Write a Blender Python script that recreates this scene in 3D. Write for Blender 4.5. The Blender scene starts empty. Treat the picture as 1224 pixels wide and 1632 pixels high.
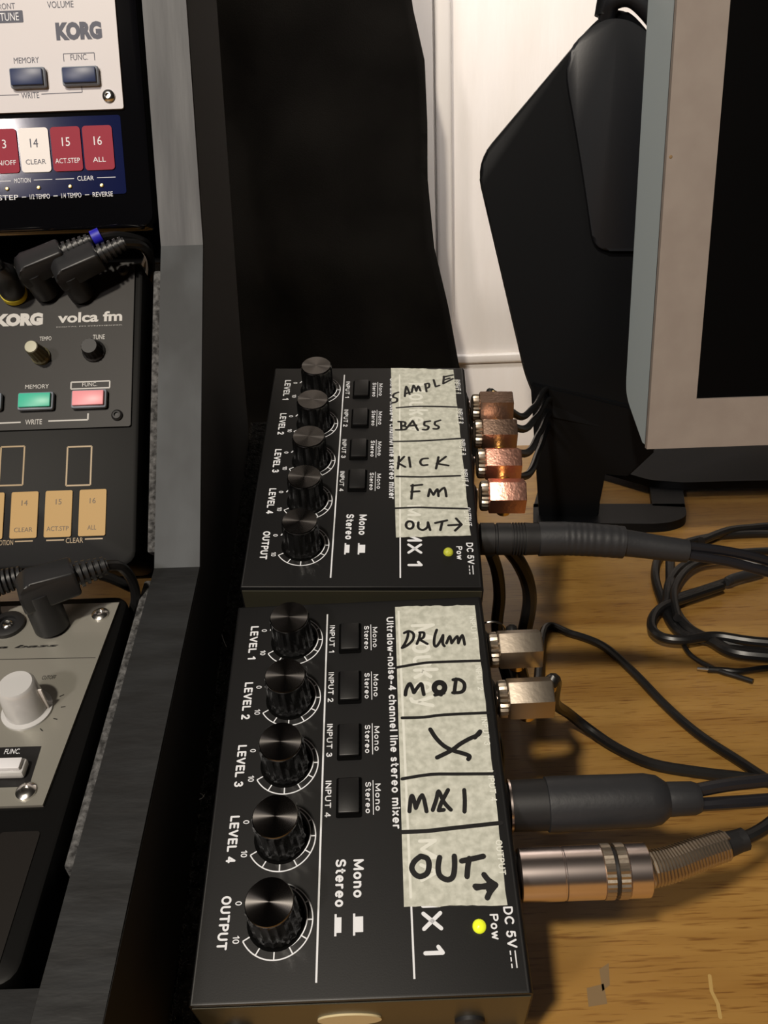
import bpy, bmesh, math, random
import numpy as np
from mathutils import Vector, Matrix
random.seed(7)
SC = bpy.context.scene
COL = SC.collection
S = 0.001                       # everything below is written in millimetres

# ------------------------------------------------------------------ camera
C2W = np.array([[0.999391, -0.034733, -0.00334],
                [-0.008041, -0.322391, 0.946572],
                [-0.033954, -0.945969, -0.322474]])
CAM = np.array([52.5, -158.05, 225.06]); F = 1358.117
cd = bpy.data.cameras.new('camera'); cam = bpy.data.objects.new('camera', cd); COL.objects.link(cam)
m = Matrix.Identity(4)
for r in range(3):
    m[r][0] = C2W[r][0]; m[r][1] = -C2W[r][1]; m[r][2] = -C2W[r][2]; m[r][3] = CAM[r] * S
cam.matrix_world = m
cd.sensor_fit = 'VERTICAL'; cd.sensor_height = 24; cd.sensor_width = 18; cd.lens = F / 1632 * 24
cd.clip_start = 0.005; cd.clip_end = 50
SC.camera = cam

# ------------------------------------------------------------------ light and exposure
w = bpy.data.worlds.new('world'); SC.world = w; w.use_nodes = True
w.node_tree.nodes['Background'].inputs[0].default_value = (1.0, 0.86, 0.72, 1)
w.node_tree.nodes['Background'].inputs[1].default_value = 0.008

def area_lamp(name, loc, target, size, power, color, spread=180):
    l = bpy.data.lights.new(name, 'AREA'); l.shape = 'DISK'; l.size = size; l.energy = power; l.color = color; l.spread = math.radians(spread)
    o = bpy.data.objects.new(name, l); COL.objects.link(o)
    o.location = Vector(loc)
    o.rotation_euler = (Vector(target) - Vector(loc)).to_track_quat('-Z', 'Y').to_euler()
    return o
area_lamp('ceiling_lamp', (-0.36, -1.08, 1.38), (0.1, 0.15, 0.05), 0.11, 24, (1.0, 0.90, 0.76))
area_lamp('wall_side_lamp', (0.14, 0.34, 0.95), (0.20, 0.76, 0.38), 0.14, 0.8, (1.0, 0.93, 0.88), 70)  # added lamp without a visible source, brightens the back wall
area_lamp('room_lamp', (-0.85, -1.45, 0.98), (0.10, 0.5, 0.15), 0.16, 12, (1.0, 0.91, 0.86))  # second lamp added to lift the wall and steep front faces
SC.view_settings.view_transform = 'Standard'; SC.view_settings.look = 'None'
SC.view_settings.gamma = 1; SC.view_settings.use_curve_mapping = False
SC.view_settings.exposure = 0.0

# ------------------------------------------------------------------ measuring helpers (all in mm)
def ray(px, py):
    v = C2W @ np.array([(px - 612) / F, (py - 816) / F, 1.0]); return v
def on_plane(px, py, p0, nrm):
    v = ray(px, py); t = ((np.array(p0) - CAM) @ np.array(nrm)) / (v @ np.array(nrm)); return CAM + t * v
def on_axis(px, py, ax, val):
    v = ray(px, py); return CAM + v * (val - CAM[ax]) / v[ax]
class Frame:
    """a rigid frame: origin and three axes, in mm"""
    def __init__(s, o, x, y, z):
        s.o = np.array(o, float); s.A = np.stack([np.array(x, float), np.array(y, float), np.array(z, float)], 1)
        u, _, vt = np.linalg.svd(s.A); s.A = u @ vt
    def w(s, p): return s.A @ np.array(p, float) + s.o
    def l(s, p): return s.A.T @ (np.array(p, float) - s.o)
    def px(s, x, y, n=0.0):
        return s.l(on_plane(x, y, s.w((0, 0, n)), s.A[:, 2]))
    def mat(s):
        M = Matrix.Identity(4)
        for r in range(3):
            for c in range(3): M[r][c] = s.A[r][c]
            M[r][3] = s.o[r] * S
        return M
    def moved(s, p): return Frame(s.w(p), s.A[:, 0], s.A[:, 1], s.A[:, 2])

# ------------------------------------------------------------------ materials
def mat(name, color, rough=0.5, metal=0.0, bump=None, spec=0.5, emis=None, noise=None, aniso=None, coat=0, grain=None):
    m = bpy.data.materials.new(name); m.use_nodes = True; nt = m.node_tree; b = nt.nodes['Principled BSDF']
    b.inputs['Base Color'].default_value = (*color, 1); b.inputs['Roughness'].default_value = rough
    b.inputs['Metallic'].default_value = metal; b.inputs['Specular IOR Level'].default_value = spec
    b.inputs['Coat Weight'].default_value = coat; b.inputs['Coat Roughness'].default_value = 0.05
    tc = nt.nodes.new('ShaderNodeTexCoord')
    if noise:        # (scale vector, other colour, detail)
        mp = nt.nodes.new('ShaderNodeMapping'); mp.inputs['Scale'].default_value = noise[0]
        n = nt.nodes.new('ShaderNodeTexNoise'); n.inputs['Scale'].default_value = 1; n.inputs['Detail'].default_value = noise[2]
        cr = nt.nodes.new('ShaderNodeValToRGB'); cr.color_ramp.elements[0].position = 0.36; cr.color_ramp.elements[1].position = 0.66
        cr.color_ramp.elements[0].color = (*color, 1); cr.color_ramp.elements[1].color = (*noise[1], 1)
        nt.links.new(tc.outputs['Object'], mp.inputs[0]); nt.links.new(mp.outputs[0], n.inputs['Vector'])
        nt.links.new(n.outputs[0], cr.inputs[0]); nt.links.new(cr.outputs[0], b.inputs['Base Color'])
    if bump:         # (scale vector, strength, distance)
        mp = nt.nodes.new('ShaderNodeMapping'); mp.inputs['Scale'].default_value = bump[0]
        n = nt.nodes.new('ShaderNodeTexNoise'); n.inputs['Scale'].default_value = 1; n.inputs['Detail'].default_value = 4
        bp = nt.nodes.new('ShaderNodeBump'); bp.inputs['Strength'].default_value = bump[1]; bp.inputs['Distance'].default_value = bump[2]
        nt.links.new(tc.outputs['Object'], mp.inputs[0]); nt.links.new(mp.outputs[0], n.inputs['Vector'])
        nt.links.new(n.outputs[0], bp.inputs['Height']); nt.links.new(bp.outputs[0], b.inputs['Normal'])
    if emis:
        b.inputs['Emission Color'].default_value = (*emis[0], 1); b.inputs['Emission Strength'].default_value = emis[1]
    if aniso:
        b.inputs['Anisotropic'].default_value = aniso
        t = nt.nodes.new('ShaderNodeTangent'); t.direction_type = 'RADIAL'; t.axis = 'Z'
        nt.links.new(t.outputs[0], b.inputs['Tangent'])
    return m
def k(s): return (s, s, s)
M = {}
M['mixer'] = mat('mixer_black_paint', (0.0045, 0.0045, 0.005), 0.45, bump=(k(2500), 0.12, 0.00008), noise=(k(9), (0.0065, 0.0065, 0.0068), 2))
M['mixer_end'] = mat('mixer_end_plate', (0.045, 0.042, 0.028), 0.32, bump=(k(2500), 0.1, 0.00008))
M['print'] = mat('white_print', (0.80, 0.82, 0.86), 0.5)
M['knob'] = mat('knob_black_gloss', (0.004, 0.004, 0.004), 0.2, bump=((500, 500, 300), 0.25, 0.0005))
M['knob_cap'] = mat('knob_brushed_cap', (0.19, 0.18, 0.175), 0.23, metal=1, aniso=0.95)
M['rubber'] = mat('black_rubber', (0.010, 0.010, 0.011), 0.55, bump=(k(1200), 0.15, 0.0001))
M['heat_shrink'] = mat('heat_shrink', (0.020, 0.021, 0.024), 0.5, bump=(k(600), 0.35, 0.0002))
M['cable'] = mat('cable_black', (0.008, 0.008, 0.0085), 0.36, bump=(k(400), 0.15, 0.0001))
M['cable_satin'] = mat('cable_satin', (0.014, 0.014, 0.017), 0.26)
M['nickel'] = mat('nickel', (0.50, 0.43, 0.35), 0.36, metal=1, bump=(k(500), 0.25, 0.0002))
M['chrome'] = mat('chrome', (0.86, 0.74, 0.70), 0.26, metal=1)
M['copper'] = mat('copper_tinted_metal', (0.95, 0.50, 0.38), 0.33, metal=1, bump=(k(700), 0.5, 0.0003))  # plug metal tinted pink to stand in for a reddish reflection
M['bronze'] = mat('bronze_tinted_metal', (0.42, 0.28, 0.21), 0.36, metal=1, bump=(k(700), 0.5, 0.0003))  # darker plug metal, same reddish reflection put into its colour
M['gold'] = mat('gold_plated', (0.80, 0.58, 0.22), 0.25, metal=1)
M['steel'] = mat('screw_steel', (0.75, 0.73, 0.70), 0.22, metal=1)
M['carpet'] = mat('black_carpet', (0.012, 0.012, 0.012), 0.95, bump=(k(700), 1.0, 0.002), noise=(k(350), (0.055, 0.055, 0.055), 4), spec=0.1)
M['fibre'] = mat('carpet_fibre', (0.20, 0.20, 0.19), 0.7)
M['ink'] = mat('marker_ink', (0.007, 0.0065, 0.007), 0.45)
M['slot'] = mat('dark_slot', (0.002, 0.002, 0.002), 0.9, spec=0.05)
M['led'] = mat('yellow_green_led', (0.62, 0.72, 0.03), 0.3, emis=((0.70, 0.72, 0.02), 0.6))
M['led2'] = mat('yellow_green_led_dim', (0.40, 0.42, 0.05), 0.3, emis=((0.55, 0.55, 0.02), 0.25), bump=(k(1500), 1, 0.0004))
M['cream'] = mat('cream_sticker', (0.62, 0.52, 0.30), 0.5)
M['stand_top'] = mat('grey_painted_wood', (0.065, 0.068, 0.074), 0.6, noise=((160, 30, 14), (0.125, 0.13, 0.136), 4), bump=((400, 60, 40), 0.4, 0.0004))  # edge facing tones, palest on the top tier, darkest on the bottom
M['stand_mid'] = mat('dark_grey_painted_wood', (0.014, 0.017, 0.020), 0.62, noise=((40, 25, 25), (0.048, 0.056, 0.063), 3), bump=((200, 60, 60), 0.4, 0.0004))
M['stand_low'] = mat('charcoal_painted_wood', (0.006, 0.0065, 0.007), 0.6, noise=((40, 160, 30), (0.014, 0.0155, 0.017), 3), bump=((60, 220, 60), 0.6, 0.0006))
M['stand_side'] = mat('black_painted_wood', (0.007, 0.0065, 0.006), 0.9, bump=(k(60), 0.2, 0.0004))
M['lining'] = mat('grey_felt_lining', (0.02, 0.02, 0.02), 0.9, noise=(k(500), (0.13, 0.13, 0.13), 4), bump=(k(600), 1, 0.001))
M['white_plate'] = mat('white_front_plate', (0.60, 0.57, 0.585), 0.42)
M['navy_print'] = mat('navy_print', (0.02, 0.025, 0.06), 0.5)
M['grey_print'] = mat('grey_print', (0.35, 0.34, 0.36), 0.5)
M['black_gloss'] = mat('black_glossy_case', (0.003, 0.003, 0.004), 0.08, coat=0.4)
M['satin_black'] = mat('satin_black_case', (0.003, 0.003, 0.003), 0.5, spec=0.15)
M['navy_gloss'] = mat('navy_key_panel', (0.005, 0.009, 0.055), 0.10, spec=0.25)
M['red_key'] = mat('red_key', (0.30, 0.012, 0.035), 0.5, spec=0.2)
M['white_key'] = mat('white_key', (0.80, 0.76, 0.74), 0.4)
M['navy_button'] = mat('navy_button', (0.015, 0.03, 0.10), 0.4)
M['grey_skirt'] = mat('grey_translucent_rubber', (0.22, 0.25, 0.30), 0.4)
M['fm_plate'] = mat('dark_brown_plate', (0.008, 0.0065, 0.0055), 0.5, spec=0.3)
M['fm_print'] = mat('silver_print', (0.50, 0.49, 0.47), 0.45)
M['mint'] = mat('mint_button', (0.05, 0.50, 0.34), 0.4)
M['pink'] = mat('pink_button', (0.85, 0.32, 0.36), 0.4)
M['gold_key'] = mat('gold_key', (0.47, 0.30, 0.11), 0.5, spec=0.25)
M['key_ink'] = mat('brown_key_print', (0.07, 0.04, 0.015), 0.5)
M['gold_line'] = mat('gold_line', (0.30, 0.20, 0.08), 0.4)
M['olive_knob'] = mat('olive_translucent_knob', (0.14, 0.13, 0.08), 0.3)
M['pale_knob_top'] = mat('pale_knob_top', (0.42, 0.41, 0.30), 0.35)
M['bass_plate'] = mat('brushed_steel_plate', (0.33, 0.32, 0.28), 0.36, metal=0.45, bump=((60, 1500, 60), 0.15, 0.0001))
M['clear_knob'] = mat('clear_grey_knob', (0.55, 0.55, 0.55), 0.18, coat=1)
M['white_button'] = mat('white_button', (0.75, 0.75, 0.78), 0.35)
M['yellow'] = mat('yellow_ring', (0.62, 0.50, 0.03), 0.45)
M['blue'] = mat('blue_tag', (0.01, 0.01, 0.42), 0.5)
M['plug_grey'] = mat('dark_grey_plug', (0.016, 0.017, 0.019), 0.42)
M['aluminium'] = mat('silver_bezel', (0.35, 0.30, 0.268), 0.5, metal=0.2, bump=(k(1500), 0.15, 0.0001), noise=(k(60), (0.38, 0.33, 0.295), 3))
M['display_side'] = mat('blue_grey_plastic', (0.46, 0.54, 0.57), 0.45)
M['screen'] = mat('black_screen', (0.001, 0.001, 0.0012), 0.6, spec=0.08)
M['stand_plastic'] = mat('black_moulded_plastic', (0.0035, 0.004, 0.005), 0.5, bump=(k(900), 0.25, 0.0001), spec=0.18)
M['stand_plastic2'] = mat('black_satin_plastic', (0.008, 0.009, 0.012), 0.42, bump=(k(900), 0.25, 0.0001))
M['cloth'] = mat('black_cloth', (0.009, 0.0082, 0.0074), 0.95, bump=(k(900), 0.6, 0.0006), noise=(k(14), (0.016, 0.0147, 0.013), 3), spec=0.05)
M['wall'] = mat('white_gloss_paint', (0.80, 0.755, 0.715), 0.34, noise=((40, 40, 9), (0.84, 0.80, 0.77), 3), bump=((90, 90, 12), 0.45, 0.0015))
M['floor'] = mat('brown_floor', (0.10, 0.07, 0.045), 0.6)
M['scuff'] = mat('grey_scuff', (0.27, 0.18, 0.09), 0.6)
M['pale_scratch'] = mat('pale_scratch', (0.55, 0.36, 0.12), 0.5)

def tape_material():
    m = bpy.data.materials.new('masking_tape'); m.use_nodes = True; nt = m.node_tree; b = nt.nodes['Principled BSDF']
    tc = nt.nodes.new('ShaderNodeTexCoord'); n = nt.nodes.new('ShaderNodeTexNoise'); n.inputs['Scale'].default_value = 420; n.inputs['Detail'].default_value = 5
    cr = nt.nodes.new('ShaderNodeValToRGB'); cr.color_ramp.elements[0].position = 0.35; cr.color_ramp.elements[1].position = 0.68
    cr.color_ramp.elements[0].color = (0.47, 0.48, 0.41, 1); cr.color_ramp.elements[1].color = (0.66, 0.67, 0.59, 1)
    bp = nt.nodes.new('ShaderNodeBump'); bp.inputs['Strength'].default_value = 0.5; bp.inputs['Distance'].default_value = 0.0003
    nt.links.new(tc.outputs['Object'], n.inputs['Vector']); nt.links.new(n.outputs[0], cr.inputs[0]); nt.links.new(cr.outputs[0], b.inputs['Base Color'])
    nt.links.new(n.outputs[0], bp.inputs['Height']); nt.links.new(bp.outputs[0], b.inputs['Normal']); b.inputs['Roughness'].default_value = 0.55
    tr = nt.nodes.new('ShaderNodeBsdfTransparent'); mx = nt.nodes.new('ShaderNodeMixShader'); mx.inputs[0].default_value = 0.0
    nt.links.new(b.outputs[0], mx.inputs[1]); nt.links.new(tr.outputs[0], mx.inputs[2]); nt.links.new(mx.outputs[0], nt.nodes['Material Output'].inputs[0])
    return m
M['tape'] = tape_material()
M['tape_light'] = mat('tape_over_white_print', (0.76, 0.77, 0.70), 0.55, bump=(k(420), 0.4, 0.0003))

def wood_material():
    m = bpy.data.materials.new('varnished_oak'); m.use_nodes = True; nt = m.node_tree; b = nt.nodes['Principled BSDF']; N = nt.nodes; L = nt.links
    tc = N.new('ShaderNodeTexCoord')
    def noise(sc, det, dist=0):
        mp = N.new('ShaderNodeMapping'); mp.inputs['Scale'].default_value = sc; n = N.new('ShaderNodeTexNoise')
        n.inputs['Scale'].default_value = 1; n.inputs['Detail'].default_value = det; n.inputs['Distortion'].default_value = dist
        L.new(tc.outputs['Object'], mp.inputs[0]); L.new(mp.outputs[0], n.inputs['Vector']); return n
    def ramp(a, b_, ca, cb):
        r = N.new('ShaderNodeValToRGB'); r.color_ramp.elements[0].position = a; r.color_ramp.elements[1].position = b_
        r.color_ramp.elements[0].color = (*ca, 1); r.color_ramp.elements[1].color = (*cb, 1); return r
    n1 = noise((5, 42, 5), 3, 0.6); r1 = ramp(0.32, 0.70, (0.33, 0.165, 0.035), (0.52, 0.300, 0.080)); L.new(n1.outputs[0], r1.inputs[0])
    n2 = noise((70, 900, 70), 3); r2 = ramp(0.56, 0.68, (1, 1, 1), (0.50, 0.38, 0.26)); L.new(n2.outputs[0], r2.inputs[0])
    n3 = noise((26, 330, 26), 2); r3 = ramp(0.60, 0.74, (1, 1, 1), (0.50, 0.36, 0.24)); L.new(n3.outputs[0], r3.inputs[0])
    mx = N.new('ShaderNodeMix'); mx.data_type = 'RGBA'; mx.blend_type = 'MULTIPLY'; mx.inputs[0].default_value = 0.8
    L.new(r1.outputs[0], mx.inputs[6]); L.new(r2.outputs[0], mx.inputs[7])
    m2 = N.new('ShaderNodeMix'); m2.data_type = 'RGBA'; m2.blend_type = 'MULTIPLY'; m2.inputs[0].default_value = 0.8
    L.new(mx.outputs[2], m2.inputs[6]); L.new(r3.outputs[0], m2.inputs[7]); L.new(m2.outputs[2], b.inputs['Base Color'])
    bp = N.new('ShaderNodeBump'); bp.inputs['Strength'].default_value = 0.15; bp.inputs['Distance'].default_value = 0.0004
    L.new(n2.outputs[0], bp.inputs['Height']); L.new(bp.outputs[0], b.inputs['Normal']); b.inputs['Roughness'].default_value = 0.42
    return m
M['wood'] = wood_material()

# ------------------------------------------------------------------ geometry helpers
class MB:
    def __init__(s): s.bm = bmesh.new()
    def box(s, x0, x1, y0, y1, z0, z1, bev=0, seg=2):
        vs = [s.bm.verts.new((x, y, z)) for x in (x0, x1) for y in (y0, y1) for z in (z0, z1)]
        q = [(0, 1, 3, 2), (4, 6, 7, 5), (0, 4, 5, 1), (2, 3, 7, 6), (0, 2, 6, 4), (1, 5, 7, 3)]
        fs = [s.bm.faces.new([vs[i] for i in f]) for f in q]
        if bev:
            es = list({e for f in fs for e in f.edges})
            bmesh.ops.bevel(s.bm, geom=es, offset=bev, segments=seg, affect='EDGES', profile=0.5)
        return s
    def prism(s, poly, z0, z1, bev=0, fr=None):
        """poly: list of (x, y); extruded from z0 to z1; fr maps (x, y, z) into place"""
        g = fr or (lambda p: p)
        a = [s.bm.verts.new(g((x, y, z0))) for x, y in poly]; b = [s.bm.verts.new(g((x, y, z1))) for x, y in poly]
        n = len(poly); fs = [s.bm.faces.new(list(reversed(a))), s.bm.faces.new(b)]
        for i in range(n): fs.append(s.bm.faces.new([a[i], a[(i + 1) % n], b[(i + 1) % n], b[i]]))
        if bev:
            es = list(fs[1].edges) + list(fs[0].edges)
            bmesh.ops.bevel(s.bm, geom=es, offset=bev, segments=2, affect='EDGES', profile=0.5)
        return s
    def lathe(s, prof, n=32, o=(0, 0, 0), ax=(0, 0, 1), ref=None, ridge=None):
        """prof: list of (radius, height) from start to end along ax; ends are closed"""
        ax = Vector(ax).normalized(); r = Vector(ref) if ref else (Vector((1, 0, 0)) if abs(ax.x) < 0.9 else Vector((0, 1, 0)))
        e1 = (r - ax * r.dot(ax)).normalized(); e2 = ax.cross(e1); o = Vector(o); rings = []
        for ri, (rad, h) in enumerate(prof):
            if rad <= 1e-6: rings.append([s.bm.verts.new(o + ax * h)])
            else:
                rr = []
                for i in range(n):
                    t = 2 * math.pi * i / n; q = rad
                    if ridge and ridge[0] <= ri <= ridge[1] and i % 2: q -= ridge[2]
                    rr.append(s.bm.verts.new(o + ax * h + (e1 * math.cos(t) + e2 * math.sin(t)) * q))
                rings.append(rr)
        for a, b in zip(rings, rings[1:]):
            for i in range(n):
                j = (i + 1) % n
                if len(a) == 1 and len(b) == 1: continue
                if len(a) == 1: s.bm.faces.new([a[0], b[j], b[i]])
                elif len(b) == 1: s.bm.faces.new([a[i], a[j], b[0]])
                else: s.bm.faces.new([a[i], a[j], b[j], b[i]])
        for q, rev in ((rings[0], True), (rings[-1], False)):
            if len(q) > 1: s.bm.faces.new(list(reversed(q)) if rev else q)
        return s
    def tube(s, pts, r, n=10, smooth=8):
        P = spline([Vector(p) for p in pts], smooth) if smooth else [Vector(p) for p in pts]
        rad = (lambda t: r) if not callable(r) else r
        T = [(P[min(i + 1, len(P) - 1)] - P[max(i - 1, 0)]).normalized() for i in range(len(P))]
        nrm = Vector((0, 0, 1)) if abs(T[0].z) < 0.9 else Vector((1, 0, 0)); rings = []
        for i, p in enumerate(P):
            nrm = (nrm - T[i] * nrm.dot(T[i])).normalized(); b = T[i].cross(nrm); q = rad(i / (len(P) - 1))
            rings.append([s.bm.verts.new(p + (nrm * math.cos(2 * math.pi * j / n) + b * math.sin(2 * math.pi * j / n)) * q) for j in range(n)])
        for a, b in zip(rings, rings[1:]):
            for i in range(n): s.bm.faces.new([a[i], a[(i + 1) % n], b[(i + 1) % n], b[i]])
        s.bm.faces.new(list(reversed(rings[0]))); s.bm.faces.new(rings[-1])
        return s
    def ribbon(s, pts, wd, z=0.0, th=0.0):
        """flat stroke in the xy plane with rounded ends"""
        P = [Vector((p[0], p[1])) for p in pts]
        for i, (a, b) in enumerate(zip(P, P[1:])):
            d = (b - a)
            if d.length < 1e-6: continue
            d.normalize(); q = Vector((-d.y, d.x)) * wd / 2; zz = z + 0.002 * i
            s.bm.faces.new([s.bm.verts.new((*v, zz)) for v in (a - q, b - q, b + q, a + q)])
        for i, a in enumerate(P):
            s.bm.faces.new([s.bm.verts.new((a.x + wd / 2 * math.cos(t * math.pi / 4), a.y + wd / 2 * math.sin(t * math.pi / 4), z + 0.001 + 0.002 * i)) for t in range(8)])
        return s
    def seg(s, a, b, wd, z=0.0):
        a = Vector(a); b = Vector(b); d = (b - a).normalized(); q = Vector((-d.y, d.x)) * wd / 2
        s.bm.faces.new([s.bm.verts.new((*v, z)) for v in (a - q, b - q, b + q, a + q)]); return s
    def poly(s, pts, z=0.0):
        s.bm.faces.new([s.bm.verts.new((p[0], p[1], z)) for p in pts]); return s
    def rect_line(s, x0, x1, y0, y1, wd, z):
        for a, b in (((x0, y0), (x1, y0)), ((x1, y0), (x1, y1)), ((x1, y1), (x0, y1)), ((x0, y1), (x0, y0))): s.seg(a, b, wd, z)
        return s
    def text(s, string, x, y, size, ang=0.0, z=0.0, width=None, height=None, weight=0.0, align='CENTER', shear=0):
        me = text_mesh(string, weight, shear)
        X = [v.co.x for v in me.vertices]; Y = [v.co.y for v in me.vertices]
        x0, x1, y0, y1 = min(X), max(X), min(Y), max(Y); sx = sy = size / (y1 - y0)
        if width: sx = width / (x1 - x0)
        if height: sy = height / (y1 - y0)
        cx = (x0 + x1) / 2 if align == 'CENTER' else x0; cy = (y0 + y1) / 2
        ca, sa = math.cos(ang), math.sin(ang); vs = []
        for v in me.vertices:
            a = (v.co.x - cx) * sx; b = (v.co.y - cy) * sy
            vs.append(s.bm.verts.new((x + a * ca - b * sa, y + a * sa + b * ca, z)))
        for p in me.polygons:
            try: s.bm.faces.new([vs[i] for i in p.vertices])
            except ValueError: pass
        return s
    def build(s, name, material, parent=None, smooth=True, angle=35, label=None, off=None):
        if off is not None: bmesh.ops.translate(s.bm, verts=s.bm.verts, vec=Vector(off))
        bmesh.ops.recalc_face_normals(s.bm, faces=s.bm.faces) if smooth is not None else None
        bmesh.ops.scale(s.bm, vec=(S, S, S), verts=s.bm.verts)
        me = bpy.data.meshes.new(name); s.bm.to_mesh(me); s.bm.free(); me.materials.append(M[material] if isinstance(material, str) else material)
        if smooth:
            me.shade_smooth(); me.set_sharp_from_angle(angle=math.radians(angle))
        o = bpy.data.objects.new(name, me); COL.objects.link(o)
        if parent: o.parent = parent
        if label: o['label'] = label
        return o

# a small stroke alphabet for the plain sans lettering printed on the mixers (cap height 1)
def _a(cx, cy, rx, ry, a0, a1, n=8): return [(cx + rx * math.cos(math.radians(a0 + (a1 - a0) * i / n)), cy + ry * math.sin(math.radians(a0 + (a1 - a0) * i / n))) for i in range(n + 1)]
GL = {
 'L': (.55, [[(0, 1), (0, 0), (.55, 0)]]), 'E': (.58, [[(.58, 1), (0, 1), (0, 0), (.58, 0)], [(0, .52), (.52, .52)]]),
 'V': (.74, [[(0, 1), (.37, 0), (.74, 1)]]), 'O': (.80, [_a(.4, .5, .4, .5, 0, 360, 16)]), 'U': (.68, [[(0, 1), (0, .35)] + _a(.34, .34, .34, .34, 180, 360) + [(.68, 1)]]),
 'T': (.68, [[(0, 1), (.68, 1)], [(.34, 1), (.34, 0)]]), 'P': (.6, [[(0, 0), (0, 1), (.34, 1)] + _a(.34, .74, .26, .26, 90, -90) + [(0, .48)]]),
 'I': (.0, [[(0, 0), (0, 1)]]), 'N': (.68, [[(0, 0), (0, 1), (.68, 0), (.68, 1)]]), 'M': (.84, [[(0, 0), (0, 1), (.42, .1), (.84, 1), (.84, 0)]]),
 'A': (.76, [[(0, 0), (.38, 1), (.76, 0)], [(.14, .34), (.62, .34)]]), 'X': (.70, [[(0, 1), (.70, 0)], [(0, 0), (.70, 1)]]),
 'D': (.7, [[(0, 0), (0, 1), (.28, 1)] + _a(.28, .5, .42, .5, 90, -90, 12) + [(0, 0)]]), 'C': (.72, [_a(.4, .5, .4, .5, 48, 312, 14)]),
 'S': (.60, [_a(.3, .75, .28, .25, 25, 270, 10) + _a(.3, .25, .30, .25, 90, -155, 10)]),
 'F': (.55, [[(.55, 1), (0, 1), (0, 0)], [(0, .52), (.48, .52)]]), 'K': (.62, [[(0, 0), (0, 1)], [(.62, 1), (0, .38)], [(.2, .58), (.64, 0)]]),
 'R': (.62, [[(0, 0), (0, 1), (.34, 1)] + _a(.34, .74, .26, .26, 90, -90) + [(0, .48)], [(.32, .48), (.62, 0)]]),
 'G': (.74, [_a(.4, .5, .4, .5, 48, 340, 14) + [(.76, .46), (.45, .46)]]),
 'o': (.52, [_a(.26, .35, .26, .35, 0, 360, 14)]), 'n': (.46, [[(0, 0), (0, .7)], [(0, .42)] + _a(.23, .45, .23, .25, 180, 0) + [(.46, 0)]]),
 't': (.3, [[(.12, .95), (.12, .12), (.3, 0)], [(0, .68), (.3, .68)]]), 'e': (.52, [[(.02, .36), (.52, .36)] + _a(.26, .35, .26, .35, 0, 305, 14)]),
 'r': (.3, [[(0, 0), (0, .7)], [(0, .45)] + _a(.22, .45, .22, .25, 180, 70)]), 'l': (.0, [[(0, 0), (0, 1)]]), 'a': (.48, [_a(.23, .34, .23, .34, 0, 360, 14), [(.47, .7), (.47, 0)]]),
 'w': (.74, [[(0, .7), (.19, 0), (.37, .6), (.55, 0), (.74, .7)]]), '-': (.3, [[(0, .36), (.3, .36)]]), 'i': (.0, [[(0, 0), (0, .7)], [(0, .93), (0, .97)]]),
 's': (.42, [_a(.21, .53, .19, .17, 30, 270, 8) + _a(.21, .18, .21, .18, 90, -150, 8)]), 'c': (.46, [_a(.26, .35, .26, .35, 50, 310, 12)]), 'h': (.46, [[(0, 0), (0, 1)], [(0, .42)] + _a(.23, .45, .23, .25, 180, 0) + [(.46, 0)]]),
 'm': (.8, [[(0, 0), (0, .7)], [(0, .45)] + _a(.2, .47, .2, .23, 180, 0) + [(.4, 0)], [(.4, .45)] + _a(.6, .47, .2, .23, 180, 0) + [(.8, 0)]]),
 'x': (.46, [[(0, .7), (.46, 0)], [(0, 0), (.46, .7)]]), 'u': (.46, [[(0, .7), (0, .25)] + _a(.23, .25, .23, .25, 180, 360) + [(.46, .7), (.46, 0)]]),
 'k': (.44, [[(0, 0), (0, 1)], [(.42, .7), (0, .26)], [(.16, .42), (.44, 0)]]), 'y': (.48, [[(0, .7), (.24, 0)], [(.48, .7), (.2, -.18), (.04, -.24)]]), 'v': (.5, [[(0, .7), (.25, 0), (.5, .7)]]),
 'f': (.3, [[(.3, .98), (.16, .94), (.12, .8), (.12, 0)], [(0, .68), (.3, .68)]]),
 '0': (.54, [_a(.27, .5, .27, .5, 0, 360, 14)]), '1': (.26, [[(0, .76), (.26, 1), (.26, 0)]]),
 '2': (.54, [_a(.27, .72, .26, .28, 165, -20, 8) + [(.0, 0), (.56, 0)]]), '3': (.54, [_a(.26, .75, .25, .25, 155, -90, 8), _a(.26, .27, .28, .27, 90, -155, 8)]),
 '4': (.6, [[(.6, .26), (0, .26), (.44, 1), (.44, 0)]]), '5': (.54, [[(.5, 1), (.1, 1), (.04, .52)] + _a(.26, .32, .28, .32, 130, -150, 10)]),
}
def stroke_text(mb, string, x, y, cap, ang, z, width=None, weight=.16, gap=.22, vmin=None):
    """lettering laid out on a line, centred on (x, y); cap = cap height in mm; width = total width in mm"""
    adv = []; X = 0
    for ch in string:
        if ch == ' ': X += .45; continue
        adv.append((ch, X)); X += GL[ch][0] + gap + weight * .6
    tot = X - gap - weight * .6; sx = cap if not width else (width - weight * cap) / tot
    ca, sa = math.cos(ang), math.sin(ang)
    for ch, x0 in adv:
        for st in GL[ch][1]:
            P = []
            for px_, py_ in st:
                a = (x0 + px_ - tot / 2) * sx; b = (py_ - .5) * cap; P.append((x + a * ca - b * sa, y + a * sa + b * ca))
            if vmin is None or min(q[1] for q in P) > vmin: mb.ribbon(P, weight * cap, z)
_tm = {}
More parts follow.
